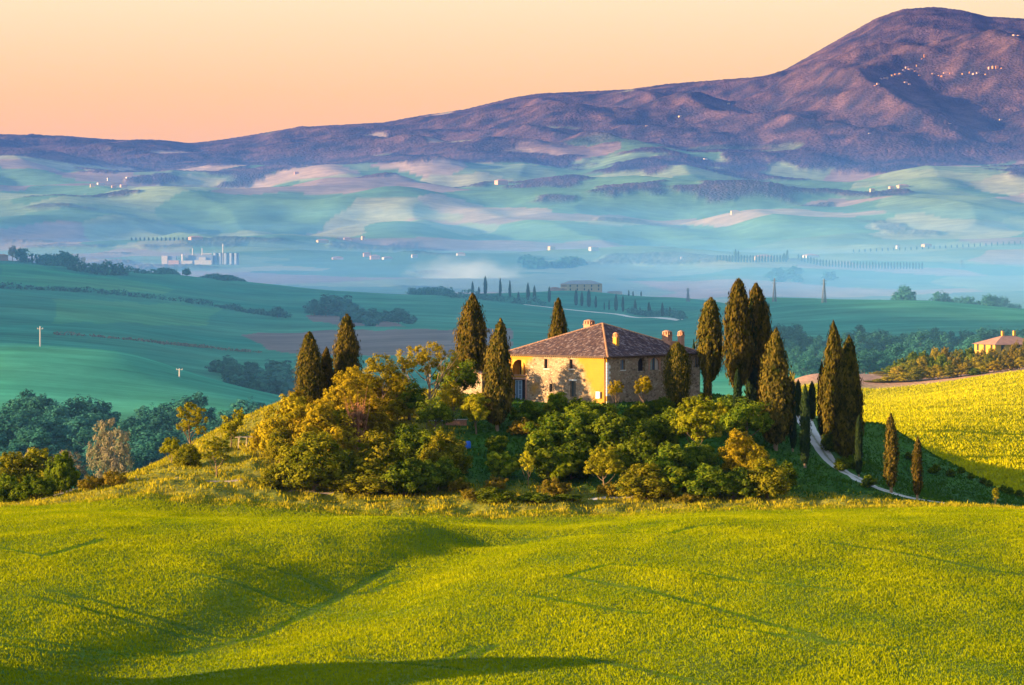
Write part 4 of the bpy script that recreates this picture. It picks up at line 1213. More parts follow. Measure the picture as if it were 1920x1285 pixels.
    for i in range(4):
        a, b = cs[i], cs[(i + 1) % 4]
        e = (b - a).normalized(); E = (b - a).length
        midp = (a + b) / 2
        up = apex - (a + (apex - a).dot(e) * e); Hs = up.length; up.normalize()
        nrm = e.cross(up).normalized()
        if nrm.z < 0: nrm = -nrm
        foot = (apex - a).dot(e)
        V, Fc, T = [], [], []
        cw, rl = 0.30, 0.46
        ncol = int(E / cw)
        for ic in range(ncol):
            ua = (ic + .5) * E / ncol
            for ir in range(int(Hs / rl) + 1):
                vb = ir * rl - .05
                lim0 = foot * (vb + .2) / Hs; lim1 = E - (E - foot) * (vb + .2) / Hs
                if not (lim0 + .05 < ua < lim1 - .05): continue
                tn = RNG.random(); jit = RNG.normal(0, .012); lift = abs(RNG.normal(0, .012))
                for under in (0, 1):
                    w2 = cw * (.30 if not under else .2)
                    base = len(V)
                    off = 0 if not under else cw * .5
                    for (vv, rr, hh) in ((vb, 1.0, .055 + lift), (vb + rl + .06, .86, .02)):
                        for q in range(4):
                            an = math.pi * q / 3
                            uu = ua + off + jit - math.cos(an) * w2 * rr
                            zz = (math.sin(an) * .085 + hh) if not under else (.01 + .012 * hh)
                            V.append(tuple(a + e * uu + up * vv + nrm * zz)); T.append(tn if not under else tn * .25)
                    for q in range(3):
                        Fc.append((base + q, base + q + 1, base + 5 + q, base + 4 + q))
                    if under: break
                    Fc.append((base, base + 3, base + 2, base + 1))
        me = np_mesh('tile', np.array(V), np.array(Fc), M_TILE, {'tint': ('FLOAT', np.array(T))})
        o = link('tiles', me, roof); o['kind'] = 'stuff'
        # hip caps
        hip = MB()
        p, q = cs[i] + Vector((0, 0, .06)), apex + Vector((0, 0, .06))
        nseg = int((q - p).length / .42)
        for k in range(nseg):
            A, B = p.lerp(q, k / nseg), p.lerp(q, (k + 1.12) / nseg)
            hip.cyl(A + Vector((0, 0, .03)), B, .17, .13, 8)
        hip.build('hip', M_RIDGE, roof)
    # rafters' fascia shadow board under the right-hand eaves and gutter
    MB().cyl((-.62, -.70, ez - .03), (RWALL + .6, -.70, ez - .03), .075, n=8).build('gutter', M_PIPE, root)
    mb = MB()
    for k in range(48):
        yy = .2 + k * LWALL / 48
        mb.box(-.55, 0.0, yy, yy + .16, ez - .26, ez - .1)
    mb.build('rafter', M_WOOD, root)
    mb = MB()
    for k in range(52):
        xx = .2 + k * RWALL / 52
        mb.box(xx, xx + .16, -.55, 0, ez - .26, ez - .1)
    mb.build('rafter', M_WOOD, root)
    # chimneys stand on the roof
    def roofz(x, y):
        t = min((x - x0) / (apex.x - x0), (x1 - x) / (x1 - apex.x), (y - y0) / (apex.y - y0), (y1 - y) / (y1 - apex.y))
        return ez + (apex.z - ez) * t
    def chimney(px, d, ytop, wpx, mat, cap, slots=4, label=None):
        X = (px - 960) / F * d; Y = d
        dx, dy = X - HC.x, Y - HC.y
        lx = dx * .647 + dy * .763; ly = -dx * .763 + dy * .647
        zt = -(ytop - HOR) * d / F - HZ; w = wpx * d / F / 2 * .80
        zr = roofz(lx, ly) - .5
        hcap = min(.75, (zt - zr) * .34)
        sh = MB().box(lx - w, lx + w, ly - w, ly + w, zr, zt - hcap).build('chimney', mat, roof)
        mb = MB()
        zc = zt - hcap
        mb.box(lx - w * 1.18, lx + w * 1.18, ly - w * 1.18, ly + w * 1.18, zc + .002, zc + .09)
        for sx in (-1, 0, 1):
            for sy in (-1, 0, 1):
                if sx == 0 and sy == 0: continue
                mb.box(lx + sx * w * .8 - w * .17, lx + sx * w * .8 + w * .17, ly + sy * w * .8 - w * .17, ly + sy * w * .8 + w * .17, zc + .092, zt - .2)
        mb.box(lx - w * .55, lx + w * .55, ly - w * .55, ly + w * .55, zc + .092, zt - .25)
        mb.cyl((lx, ly, zt - .2), (lx, ly, zt - .06), w * 1.35, w * 1.1, 12); mb.cyl((lx, ly, zt - .058), (lx, ly, zt + .06), w * .95, w * .35, 12)
        mb.build('chimney_pot', cap, roof)
    chimney(1105, 618, 600, 19, M_BRICK, M_BRICK)
    chimney(1155, 606, 624, 10.5, M_OCHRE, plain_mat('terracotta pot', (0.52, 0.22, 0.10), .85))
    chimney(1251, 617, 620, 17, M_BRICK, M_BRICK)
    chimney(1277, 620, 620.5, 11.5, M_BRICK, M_BRICK)
    X = (1258 - 960) / F * 616; dx, dy = X - HC.x, 16.0
    lx, ly = dx * .647 + dy * .763, -dx * .763 + dy * .647
    MB().box(lx - .9, lx + .9, ly - .7, ly + .7, roofz(lx, ly) - .6, roofz(lx, ly) + .55).build('roof_hatch', M_BRICK, roof)
    return root
house()

# low wing behind the left wall
def wing():
    g = gz(900, 622)
    r = empty('outbuilding', (g.x, g.y, g.z), HROT, 'low tiled outbuilding half hidden behind the cypress left of the farmhouse', 'outbuilding')
    zt = -(700 - HOR) * 622 / F - g.z
    MB().box(-3, 3, -3, 3, -1, zt).build('wall', M_STONE, r)
    zz = -(683 - HOR) * 622 / F - g.z
    mb = MB(); mb.quad((-3.4, -3.4, zt - .05), (3.4, -3.4, zt - .05), (3.4, 3.4, zz), (-3.4, 3.4, zz)); mb.quad((-3.4, -3.4, zt - .18), (-3.4, 3.4, zz - .13), (3.4, 3.4, zz - .13), (3.4, -3.4, zt - .18)); mb.quad((-3.4, -3.4, zt - .18), (3.4, -3.4, zt - .18), (3.4, -3.4, zt - .05), (-3.4, -3.4, zt - .05)); mb.quad((-3.4, -3.4, zt - .18), (-3.4, -3.4, zt - .05), (-3.4, 3.4, zz), (-3.4, 3.4, zz - .13))
    rf = mb.build('roof', M_RIDGE, r)
    V, Fc, T = [], [], []
    slope = Vector((0, 6.8, zz - zt + .05)); Ls = slope.length; slope.normalize(); nrm = Vector((1, 0, 0)).cross(slope)
    for ic in range(22):
        for ir in range(14):
            b = len(V); tn = RNG.random()
            for vv, rr, hh in ((ir * .5, 1, .05), (ir * .5 + .55, .86, .015)):
                for q in range(4):
                    an = math.pi * q / 3
                    p = Vector((-3.3 + (ic + .5) * .3 - math.cos(an) * .1 * rr, -3.4, zt - .05)) + slope * vv + nrm * (math.sin(an) * .08 + hh)
                    V.append(tuple(p)); T.append(tn)
            for q in range(3): Fc.append((b + q, b + q + 1, b + 5 + q, b + 4 + q))
    o = link('tiles', np_mesh('tile', np.array(V), np.array(Fc), M_TILE, {'tint': ('FLOAT', np.array(T))}), rf); o['kind'] = 'stuff'
wing()

# ------------------------------------------------------------------ gravel roads
def hits(pts, d0, d1, n=420):
    """photo pixels -> distances at which their rays first meet the ground between d0 and d1"""
    pts = np.asarray(pts, float)
    ds = np.exp(np.linspace(math.log(d0), math.log(d1), n))
    X = (pts[:, :1] - 960) / F * ds[None]
    D = np.repeat(ds[None], len(pts), 0)
    below = (-(pts[:, 1:2] - HOR) * D / F) <= terrain(X, D)
    i = np.where(below.any(1), below.argmax(1), n - 1)
    return ds[np.maximum(i, 0)]

def ribbon(name, pts, width, mat, lift=0.05, cross=7, step=1.5, kind='structure'):
    pts = np.array(pts, float)
    seg = np.concatenate([[0], np.cumsum(np.linalg.norm(np.diff(pts, axis=0), axis=1))])
    s = np.linspace(0, seg[-1], max(4, int(seg[-1] / step)))
    P = np.stack([np.interp(s, seg, pts[:, 0]), np.interp(s, seg, pts[:, 1])], 1)
    for _ in range(6):
        P[1:-1] = (P[:-2] + 2 * P[1:-1] + P[2:]) / 4
    T = unit(np.gradient(P, axis=0)); Nn = np.stack([-T[:, 1], T[:, 0]], 1)
    w = np.interp(s, np.linspace(0, seg[-1], len(np.atleast_1d(width))), np.atleast_1d(width)) * (1 + .08 * vnoise(s / 3, s * 0, 91))
    u = np.linspace(-.5, .5, cross)
    XY = P[:, None] + Nn[:, None] * (u[None, :, None] * w[:, None, None])
    Z = terrain(XY[..., 0], XY[..., 1]) + lift - 0.12 * (np.abs(u) > .49)[None]
    V = np.concatenate([XY, Z[..., None]], -1).reshape(-1, 3)
    i = np.arange(len(s) * cross).reshape(len(s), cross)
    q = np.stack([i[:-1, :-1], i[:-1, 1:], i[1:, 1:], i[1:, :-1]], -1).reshape(-1, 4)
    me = np_mesh(name, V, q, mat, {'across': ('FLOAT', np.tile(np.abs(u) * 2, len(s)))}, smooth=True)
    return set_props(link(name, me), kind=kind)

def road_mat(name, col, strip):
    m, n, o = new_mat(name)
    b = N(n, 'ShaderNodeBsdfPrincipled', Roughness=0.95)
    at = N(n, 'ShaderNodeAttribute', attribute_name='across')
    tcn = N(n, 'ShaderNodeTexCoord')
    nz = N(n, 'ShaderNodeTexNoise', Scale=1.2, Detail=6.0, Roughness=.7)
    n.links.new(tcn.outputs['Object'], nz.inputs['Vector'])
    ad = N(n, 'ShaderNodeMath', operation='MULTIPLY_ADD'); ad.inputs[1].default_value = .5; n.links.new(nz.outputs[0], ad.inputs[0]); n.links.new(at.outputs['Fac'], ad.inputs[2])
    cr = N(n, 'ShaderNodeValToRGB'); n.links.new(ad.outputs[0], cr.inputs[0])
    cr.color_ramp.elements[0].position = .30; cr.color_ramp.elements[0].color = (*strip, 1)
    cr.color_ramp.elements[1].position = 1.3 if False else 1.0; cr.color_ramp.elements[1].color = (*col, 1)
    e = cr.color_ramp.elements.new(.46); e.color = (*[x * .9 for x in col], 1)
    n.links.new(cr.outputs[0], b.inputs['Base Color'])
    n.links.new(b.outputs[0], o.inputs[0])
    return m
M_ROAD = road_mat('white gravel', (0.52, 0.46, 0.40), (0.20, 0.19, 0.10))
M_TRACK = road_mat('pale far track', (0.72, 0.62, 0.50), (0.6, 0.5, 0.4))
M_DIRT = road_mat('dirt track', (0.24, 0.18, 0.14), (0.14, 0.12, 0.07))
ribbon('road', ROADW, [2.6, 3.2, 4.0, 4.0, 3.8, 3.6], M_ROAD)
ribbon('path', DIRTW, [2.6, 2.8, 2.6], M_DIRT)
ribbon('path', [gp(250, 564), gp(300, 560.5), gp(380, 557.5), gp(500, 556.5), gp(640, 556)], [.7, .9, .8], M_DIRT, cross=5)
ribbon('path', [gp(1060, 556.5), gp(1150, 557.5), gp(1230, 558.5)], [.8, .9, .7], M_ROAD, cross=5)

# ------------------------------------------------------------------ cypresses of the knoll
GC = 'cypresses on the knoll'
def cy(kind, px, d, top, width, label, group=GC, rot=None):
    plant(kind, px, d, top=top, width=width, label=label, cat='cypress', group=group, name='cypress_tree', rot=rot)
cy('fat', 580, 601, 622, 50, 'brown-green cypress rising from golden bushes at the left end of the group')
cy('taper', 612, 604, 651, 30, 'short narrow cypress squeezed between two taller ones above golden bushes')
cy('fat', 650, 607, 589, 52, 'broad cypress standing just left of the golden willow-like trees')
cy('fat', 885, 622, 551, 62, 'broad tapering cypress behind the outbuilding left of the farmhouse')
cy('taper2', 932, 588, 599, 52, 'tall cypress in front of the left end of the farmhouse wall')
cy('fat', 1047, 655, 559, 42, 'cypress tip showing behind the left slope of the farmhouse roof')
cy('col', 1332, 614, 559, 46, 'dark cypress overlapping the right end of the stone wall')
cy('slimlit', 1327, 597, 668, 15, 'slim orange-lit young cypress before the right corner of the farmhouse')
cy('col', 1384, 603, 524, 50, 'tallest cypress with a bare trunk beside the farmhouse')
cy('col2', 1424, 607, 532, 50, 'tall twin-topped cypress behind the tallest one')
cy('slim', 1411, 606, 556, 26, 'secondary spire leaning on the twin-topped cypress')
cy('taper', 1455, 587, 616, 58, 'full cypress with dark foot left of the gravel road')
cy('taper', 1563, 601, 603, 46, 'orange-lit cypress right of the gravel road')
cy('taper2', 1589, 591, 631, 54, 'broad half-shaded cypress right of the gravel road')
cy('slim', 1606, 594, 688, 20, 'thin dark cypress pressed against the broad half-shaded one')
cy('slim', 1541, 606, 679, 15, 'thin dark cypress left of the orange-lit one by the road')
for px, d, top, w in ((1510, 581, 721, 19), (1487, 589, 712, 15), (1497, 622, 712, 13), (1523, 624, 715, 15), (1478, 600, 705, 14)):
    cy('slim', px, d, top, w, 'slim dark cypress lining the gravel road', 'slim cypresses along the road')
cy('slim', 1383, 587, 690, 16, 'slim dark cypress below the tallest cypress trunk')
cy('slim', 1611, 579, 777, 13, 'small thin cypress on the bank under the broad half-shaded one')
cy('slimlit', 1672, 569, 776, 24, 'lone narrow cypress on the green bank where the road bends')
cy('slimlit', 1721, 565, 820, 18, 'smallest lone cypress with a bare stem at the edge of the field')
cy('slim', 1301, 690, 637, 11, 'cypress tip beyond the right slope of the farmhouse roof')
plant('egg', 1270, 597, top=641, width=54, label='egg-shaped clipped cypress in front of the shaded stone wall', cat='topiary', name='clipped_cypress')

# ------------------------------------------------------------------ trees and shrubs of the knoll
def sh(kind, px, d, top, width, label, name='shrub', cat='shrub', group='shrubs on the knoll', deep=None):
    # a shrub stands far enough down the slope to keep the proportions of its kind
    pr = TREES[kind]
    for _ in range(26):
        h = -(top - HOR) * d / F - gz(px, d).z
        if h / (width * d / F) >= .86 * pr['h'] / pr['w'] or d < 557: break
        d -= .8
    plant(kind, px, d, top=top, width=width, label=label, cat=cat, group=group, name=name, deep=deep)
GT = 'trees on the knoll'
sh('goldbush', 545, 591, 735, 115, 'tall golden bush below the leftmost cypress', 'bush', 'bush')
sh('goldbush', 606, 584, 748, 120, 'wide golden bush beneath the short narrow cypress', 'bush', 'bush')
sh('olivebush', 524, 579, 800, 76, 'olive bush at the left foot of the golden thicket', 'bush', 'bush')
sh('olivebush', 588, 573, 808, 130, 'large olive-gold bush filling the left foot of the thicket', 'bush', 'bush')
sh('olivebush', 644, 584, 765, 96, 'olive bush in the middle of the golden thicket', 'bush', 'bush')
sh('goldbush', 692, 592, 738, 96, 'golden bush behind the rusty bare sapling', 'bush', 'bush')
for px, d, top, w, lab in ((505, 585, 780, 70, 'golden bush next to the pole pergola'), (566, 578, 770, 84, 'golden bush between the pergola and the large olive-gold bush'), (630, 592, 722, 90, 'golden bush at the foot of the broad cypress'), (690, 600, 700, 84, 'golden bush under the two golden trees'),
                      (745, 600, 716, 74, 'golden bush between the taller golden tree and the vase-shaped tree'), (560, 596, 728, 70, 'golden bush hiding the foot of the leftmost cypress'), (618, 575, 800, 80, 'golden bush behind the large olive-gold bush'), (735, 606, 694, 70, 'golden bush behind the taller golden tree')):
    sh('goldbush', px, d, top, w, lab, 'bush', 'bush', 'golden thicket')
sh('goldtree', 662, 600, 683, 100, 'golden tree right of the broad cypress', 'golden_tree', 'tree', GT)
sh('goldtree', 716, 601, 660, 100, 'taller golden tree between the broad cypress and the vase-shaped tree', 'golden_tree', 'tree', GT)
sh('vase', 803, 604, 639, 118, 'vase-shaped golden tree with bare fanning branches', 'golden_tree', 'tree', GT)
sh('goldtree', 848, 602, 712, 62, 'small golden tree right of the vase-shaped one', 'golden_tree', 'tree', GT)
sh('evergreen', 856, 620, 664, 92, 'dark evergreen behind the small golden tree', 'evergreen_tree', 'tree', GT)
sh('evergreen', 768, 613, 708, 80, 'dark evergreen in the shade of the vase-shaped tree', 'evergreen_tree', 'tree', GT)
sh('evergreen', 815, 596, 742, 70, 'dark green bush under the vase-shaped tree', 'bush', 'bush')
sh('limetree', 893, 592, 733, 66, 'lime-green leafy tree left of the tall front cypress', 'lime_green_tree', 'tree', GT)
sh('twiggy', 670, 585, 754, 40, 'bare rusty sapling with upright twigs', 'sapling', 'sapling', GT)
sh('scrub', 735, 588, 781, 84, 'spiky yellow-orange shrub above the stone edging')
for k, px, d, top, w, lab in (('shrub', 655, 567, 842, 104, 'dark green shrub joining the olive-gold bush to the terrace clump'), ('olivebush', 712, 570, 806, 120, 'olive shrub hiding the brick terrace edging'), ('shrub2', 775, 572, 794, 126, 'tallest green shrub below the pale blue garden table'),
                        ('olivebush', 836, 573, 806, 96, 'olive shrub nearest the blue barrel'), ('olivebush', 690, 562, 866, 110, 'low olive shrub at the foot of the terrace clump under the rusty sapling'), ('shrub', 758, 562, 856, 120, 'low dark green shrub at the foot of the terrace clump below the garden table'),
                        ('shrub2', 822, 563, 856, 96, 'low green shrub at the foot of the terrace clump below the blue barrel'), ('olivebush', 640, 560, 885, 80, 'low olive shrub where the terrace clump meets the golden slope')):
    sh(k, px, d, top, w, lab, group='dense green clump below the terrace')
sh('hazel', 943, 571, 846, 62, 'leafy lime shrub below the tall front cypress')
sh('hazel', 930, 580, 816, 44, 'small bright-leaved shrub under the lawn')
sh('sapling', 990, 564, 845, 34, 'thin young tree on the shady slope', 'sapling', 'sapling', GT)
sh('scrub', 985, 590, 782, 66, 'rusty shrub beside the lawn right of the tall front cypress')
for k, px, d, top, w, lab in (('shrub', 990, 597, 748, 74, 'green shrub against the wall below the glazed gate'), ('hazel', 1046, 597, 735, 62, 'bright-leaved shrub against the wall below the small brick-arched window'), ('shrub2', 1086, 595, 744, 84, 'green shrub against the wall below the narrow door'), ('shrub', 1130, 592, 752, 66, 'green shrub against the wall below the white cooling unit')):
    sh(k, px, d, top, w, lab, group='shrubs along the sunlit wall')
for k, px, d, top, w, lab in (('shrub', 1035, 583, 768, 104, 'dark shrub straight below the small brick-arched window'), ('shrub2', 1096, 582, 762, 118, 'big dark shrub below the narrow farmhouse door'), ('shrub', 1160, 582, 770, 118, 'big dark shrub below the near corner of the farmhouse'),
                        ('shrub2', 1222, 583, 778, 100, 'dark shrub below the arched niche in the shaded wall'), ('shrub', 1262, 587, 760, 74, 'small dark shrub at the foot of the egg-shaped cypress'), ('hazel', 1015, 576, 806, 70, 'bright broad-leaved shrub where the thicket meets the lawn'),
                        ('shrub', 1072, 571, 822, 110, 'dark shrub behind the small yellow tree, towards the lawn'), ('shrub2', 1192, 571, 818, 110, 'dark shrub behind the small yellow tree, towards the road'), ('shrub', 1250, 570, 826, 104, 'dark shrub in the middle of the thicket below the egg-shaped cypress'),
                        ('shrub2', 1310, 572, 826, 96, 'dark shrub between the yellow-green tree and the upright golden bush'), ('hazel', 1040, 566, 840, 80, 'bright broad-leaved shrub at the lawn end of the thicket foot'), ('olivebush', 1212, 561, 868, 104, 'olive shrub at the thicket foot beside the small yellow tree'),
                        ('hazel', 1262, 562, 872, 80, 'bright broad-leaved shrub at the thicket foot beside an olive shrub'), ('shrub', 1325, 561, 866, 100, 'dark shrub at the thicket foot below the upright golden bush')):
    sh(k, px, d, top, w, lab, group='thicket below the farmhouse')
sh('limetree', 1133, 564, 832, 72, 'small yellow tree with a thin trunk at the foot of the thicket', 'golden_tree', 'tree', GT)
sh('limetree', 1308, 586, 737, 100, 'yellow-green tree below the egg-shaped clipped cypress', 'lime_green_tree', 'tree', GT)
sh('limetree', 1352, 592, 752, 50, 'small yellow-green tree at the foot of the dark cypress', 'lime_green_tree', 'tree', GT)
sh('goldbush', 1386, 571, 803, 84, 'upright golden bush at the right end of the thicket', 'bush', 'bush')
sh('goldbush', 1422, 568, 832, 56, 'small rusty-gold bush beside the upright golden one', 'bush', 'bush')
sh('olivebush', 1440, 563, 858, 92, 'olive bush at the right foot of the thicket', 'bush', 'bush')
sh('shrub2', 1376, 561, 876, 96, 'green shrub below the upright golden bush')
sh('shrub', 1474, 565, 862, 52, 'green shrub at the edge of the shaded lawn')
sh('evergreen', 1402, 603, 742, 96, 'dark evergreen mass under the tallest cypresses', 'bush', 'bush')
sh('evergreen', 1362, 606, 738, 70, 'dark bush right of the farmhouse corner', 'bush', 'bush')
sh('shrub', 1240, 598, 742, 60, 'dark clipped hedge shrub along the shaded wall')
sh('shrub2', 1196, 598, 752, 62, 'low hedge shrub near the near corner of the shaded wall')
sh('olive', 1154, 597, 712, 30, 'young golden-leaved olive close to the near corner', 'olive_tree', 'tree', GT)
sh('olive', 1207, 599, 703, 42, 'golden-leaved olive in front of the arched niche', 'olive_tree', 'tree', GT)
for k, px, d, top, w in (('shrub', 930, 552, 912, 84), ('shrub2', 1000, 552, 922, 74), ('shrub', 1062, 553, 926, 60), ('scrub', 880, 553, 915, 50), ('scrub', 1040, 562, 893, 60), ('scrub', 1140, 560, 903, 50), ('scrub', 860, 560, 895, 50), ('scrub', 930, 561, 890, 60), ('scrub', 1290, 553, 925, 60), ('shrub', 720, 552, 938, 50), ('scrub', 610, 551, 940, 46)):
    sh(k, px, d, top, w, ('rusty' if k == 'scrub' else 'green') + ' low scrub growing on the bank above the wheat', group='scrub on the bank')
# left flank
sh('slope', 358, 590, 753, 66, 'airy yellow-leaved tree alone on the left slope', 'slope_tree', 'tree', GT)
sh('flame', 432, 594, 764, 42, 'flame-shaped yellow young tree on the ridge', 'slope_tree', 'tree', GT)
sh('limetree', 321, 589, 818, 42, 'low yellow tree left of the airy tree', 'slope_tree', 'tree', GT)
sh('olivebush', 350, 585, 832, 52, 'dark olive bush at the foot of the airy tree', 'bush', 'bush')
sh('slope', 405, 574, 818, 52, 'small olive-leaved tree with dark trunk on the left slope', 'slope_tree', 'tree', GT)
sh('scrub', 212, 563, 879, 62, 'rounded rusty-brown bush beside the narrow path', 'bush', 'bush')
sh('scrub', 168, 566, 889, 56, 'low orange scrub beside the dirt track', 'bush', 'bush')
sh('olivebush', 512, 566, 872, 56, 'small olive shrub on the lower left slope')
for k, px, d, top, w, lab in (('olivebush', 20, 574, 846, 90, 'olive bush at the back of the clump, farther from the rounded rusty bush'), ('olivebush', 72, 576, 838, 96, 'olive bush at the back of the clump by the dirt track, nearer the rusty bush'), ('shrub', 114, 572, 842, 60, 'tall green bush closing the clump by the dirt track'), ('shrub', 10, 566, 885, 70, 'dark green bush at the front of the clump, where the dirt track leaves'), ('shrub2', 66, 567, 888, 80, 'dark green bush at the middle front of the clump by the dirt track'), ('shrub', 120, 572, 878, 44, 'small green bush at the bend of the dirt track')):
    sh(k, px, d, top, w, lab, 'bush', 'bush', 'clump by the dirt track')
# road side and gully
for k, px, d, top, w in (('shrub', 1556, 596, 806, 36), ('shrub2', 1580, 584, 858, 40), ('shrub', 1600, 588, 850, 40), ('shrub', 1630, 578, 890, 34)):
    sh(k, px, d, top, w, 'low dark shrub under the cypresses right of the road', group='shrubs beside the road')
for i in range(12):
    px = 1700 + i * 20 + RNG.uniform(-8, 8)
    d = 627 - (px - 1700) * .02 + RNG.uniform(-5, 4)
    plant(['shrub', 'shrub2'][i % 2], px, d, h=RNG.uniform(.9, 1.6), label='low green shrub on the shaded bank below the bright field', cat='shrub', group='bank shrubs', name='shrub')
sh('sapling', 1868, 562, 915, 16, 'tiny bush at the edge of the wheat on the right')
# hedge hill on the right
hp = [(1635, 704), (1660, 690), (1690, 668), (1725, 654), (1760, 648), (1795, 652), (1830, 652), (1860, 646), (1890, 640), (1925, 632)]
hk = ['limetree', 'scrub', 'limetree', 'olivebush', 'goldbush', 'olivebush', 'shrub', 'goldbush', 'olivebush', 'goldbush']
for i in range(42):
    px = 1634 + i * 7.1 + RNG.uniform(-4, 4)
    row = i % 3
    d = (884, 900, 918)[row]
    top = np.interp(px, [p[0] for p in hp], [p[1] for p in hp]) + (34, 16, 0)[row] * min(1, (px - 1610) / 90) + RNG.uniform(-4, 4)
    if 1826 < px < 1905: top = max(top, 651 + (0 if row == 2 else 8))
    k = ('olivebush', 'goldbush', 'shrub', 'scrub', 'olivebush', 'goldbush')[RNG.integers(0, 6)]
    plant(k, px, d, top=top, width=RNG.uniform(30, 44), label={'olivebush': 'olive bush', 'goldbush': 'golden bush', 'shrub': 'green bush', 'scrub': 'low rusty bush'}[k] + ' in the hedge along the top of the bright field', cat='bush', group='hedge bushes above the bright field', name='bush')
plant('goldtree', 1486, 720, top=694, width=26, label='small yellow tree beyond the slim road cypresses', cat='tree', name='golden_tree')

# ------------------------------------------------------------------ small built things on the knoll
M_POLE = plain_mat('weathered pole', (0.42, 0.33, 0.23), .9, noise=4.0, amount=.25)
def pergola():
    a, b = gz(446, 585), gz(493, 585.5)
    r = empty('pergola', a, 0, 'open pergola of pale poles on the left slope', 'pergola')
    w = b.x - a.x
    for i, dx in enumerate((0, w * .32, w * .66, w)):
        for dy in (0, 2.2):
            x, y = a.x + dx, a.y + dy
            z = float(terrain(np.array([x]), np.array([y]))[0]) - a.z
            MB().cyl((dx, dy, z - .3), (dx + .05, dy, 1.75 + .1 * RNG.random()), .05, .045, 7).build('post', M_POLE, r)
    for dy in (0, .75, 1.5, 2.2):
        MB().cyl((-.5, dy, 1.78), (w + .5, dy, 1.86), .045, .04, 7).build('beam', M_POLE, r)
    for dx in (0, w * .32, w * .66, w):
        MB().cyl((dx, -.4, 1.88), (dx + .1, 2.7, 1.92), .04, .035, 7).build('rafter', M_POLE, r)
pergola()
g = gz(700, 585.5)
r = empty('stone_edging', g, .1, 'low brick and stone terrace edging among the shrubs', 'wall')
MB().box(-.9, 1.4, -.3, .3, -.6, 1.05).build('pier', M_BRICK, r)
MB().box(-1.0, 1.55, -.38, .38, 1.052, 1.16).build('coping', M_LIME_ST, r)
g = gz(812, 588)
r = empty('garden_table', g, .05, 'pale blue garden table on the terrace', 'table')
MB().box(-1.1, 1.5, -.5, .5, 1.0, 1.1).build('table_top', plain_mat('pale blue paint', (0.42, 0.58, 0.68), .5), r)
for sx in (-1.0, 1.34):
    for sy in (-.42, .36):
        MB().box(sx, sx + .07, sy, sy + .07, -.2, .998).build('leg', M_WOOD, r)
g = gz(877, 580)
r = empty('barrel', g, 0, 'bright blue plastic barrel in the shade under the lime-green tree', 'barrel')
M_BLUE = plain_mat('blue plastic', (0.03, 0.13, 0.55), .4)
mb = MB()
for z0, z1, r0, r1 in ((0, .12, .38, .44), (.12, .5, .44, .46), (.5, .9, .46, .43), (.9, 1.05, .43, .36)):
    mb.cyl((0, 0, z0 + .001), (0, 0, z1), r0, r1, 14)
mb.build('body', M_BLUE, r, False)
MB().cyl((0, 0, 1.051), (0, 0, 1.1), .33, .33, 14).build('lid', M_BLUE, r)
g = gz(855, 590)
r = empty('garden_wall', g, .0, 'short brick garden wall behind the blue barrel', 'wall')
MB().box(-1.6, 1.6, -.2, .2, -.5, .8).build('brickwork', M_BRICK, r)
MB().box(-1.7, 1.7, -.27, .27, .802, .9).build('coping', M_LIME_ST, r)

# ------------------------------------------------------------------ woods of the hollows (each tree on its own)
def wood(n, px0, px1, d0, d1, h0, h1, kinds, label, group, toplim=None, name='woodland_tree'):
    for i in range(n):
        px = RNG.uniform(px0, px1); d = RNG.uniform(d0, d1)
        k = kinds[RNG.integers(0, len(kinds))]; h = RNG.uniform(h0, h1)
        plant(k, px, d, h=h, w=TREES[k]['w'] * h / TREES[k]['h'] * RNG.uniform(1.15, 1.5), dz=-.12 * h, label=({'wood1': 'broad ', 'wood2': 'slender ', 'farbush': 'bushy '}[k] if len(kinds) > 1 else '') + label, cat='tree', group=group, name=name)
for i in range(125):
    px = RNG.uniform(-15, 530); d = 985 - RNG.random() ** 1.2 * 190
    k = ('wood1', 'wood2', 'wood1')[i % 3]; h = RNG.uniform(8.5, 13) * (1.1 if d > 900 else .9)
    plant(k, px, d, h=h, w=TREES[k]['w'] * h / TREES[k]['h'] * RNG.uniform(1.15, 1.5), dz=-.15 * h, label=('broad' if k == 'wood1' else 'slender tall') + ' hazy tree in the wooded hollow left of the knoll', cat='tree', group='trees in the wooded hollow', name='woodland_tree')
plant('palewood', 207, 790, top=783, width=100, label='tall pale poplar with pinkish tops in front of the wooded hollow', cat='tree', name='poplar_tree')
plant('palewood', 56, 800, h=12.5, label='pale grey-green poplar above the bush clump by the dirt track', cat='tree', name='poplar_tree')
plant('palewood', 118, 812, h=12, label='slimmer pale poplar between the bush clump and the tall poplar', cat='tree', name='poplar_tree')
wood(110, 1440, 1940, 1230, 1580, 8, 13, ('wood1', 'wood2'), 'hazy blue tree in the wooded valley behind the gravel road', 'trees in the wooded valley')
wood(16, 410, 525, 1400, 1500, 6, 10, ('wood1', 'farbush'), 'hazy tree in the small copse behind the left hill', 'copse behind the left hill')
wood(9, 576, 646, 2250, 2330, 9, 14, ('wood2', 'farbush'), 'misty tree in the little grove beside the ploughed field', 'grove by the ploughed field')
wood(18, 640, 780, 2060, 2180, 5, 9, ('farbush', 'wood1'), 'misty tree in the row above the ploughed field', 'tree row above the ploughed field')
wood(26, 1640, 1940, 2350, 3000, 12, 20, ('wood2', 'wood1'), 'pale misty tree behind the round green hill', 'misty trees behind the green hill')
wood(16, 975, 1095, 5000, 5400, 10, 17, ('farbush',), 'misty tree in the thicket on the valley floor', 'thicket on the valley floor', name='valley_tree')
wood(10, 1440, 1560, 4500, 4900, 9, 13, ('farbush',), 'misty tree beside the foggy meadow', 'trees by the foggy meadow', name='valley_tree')

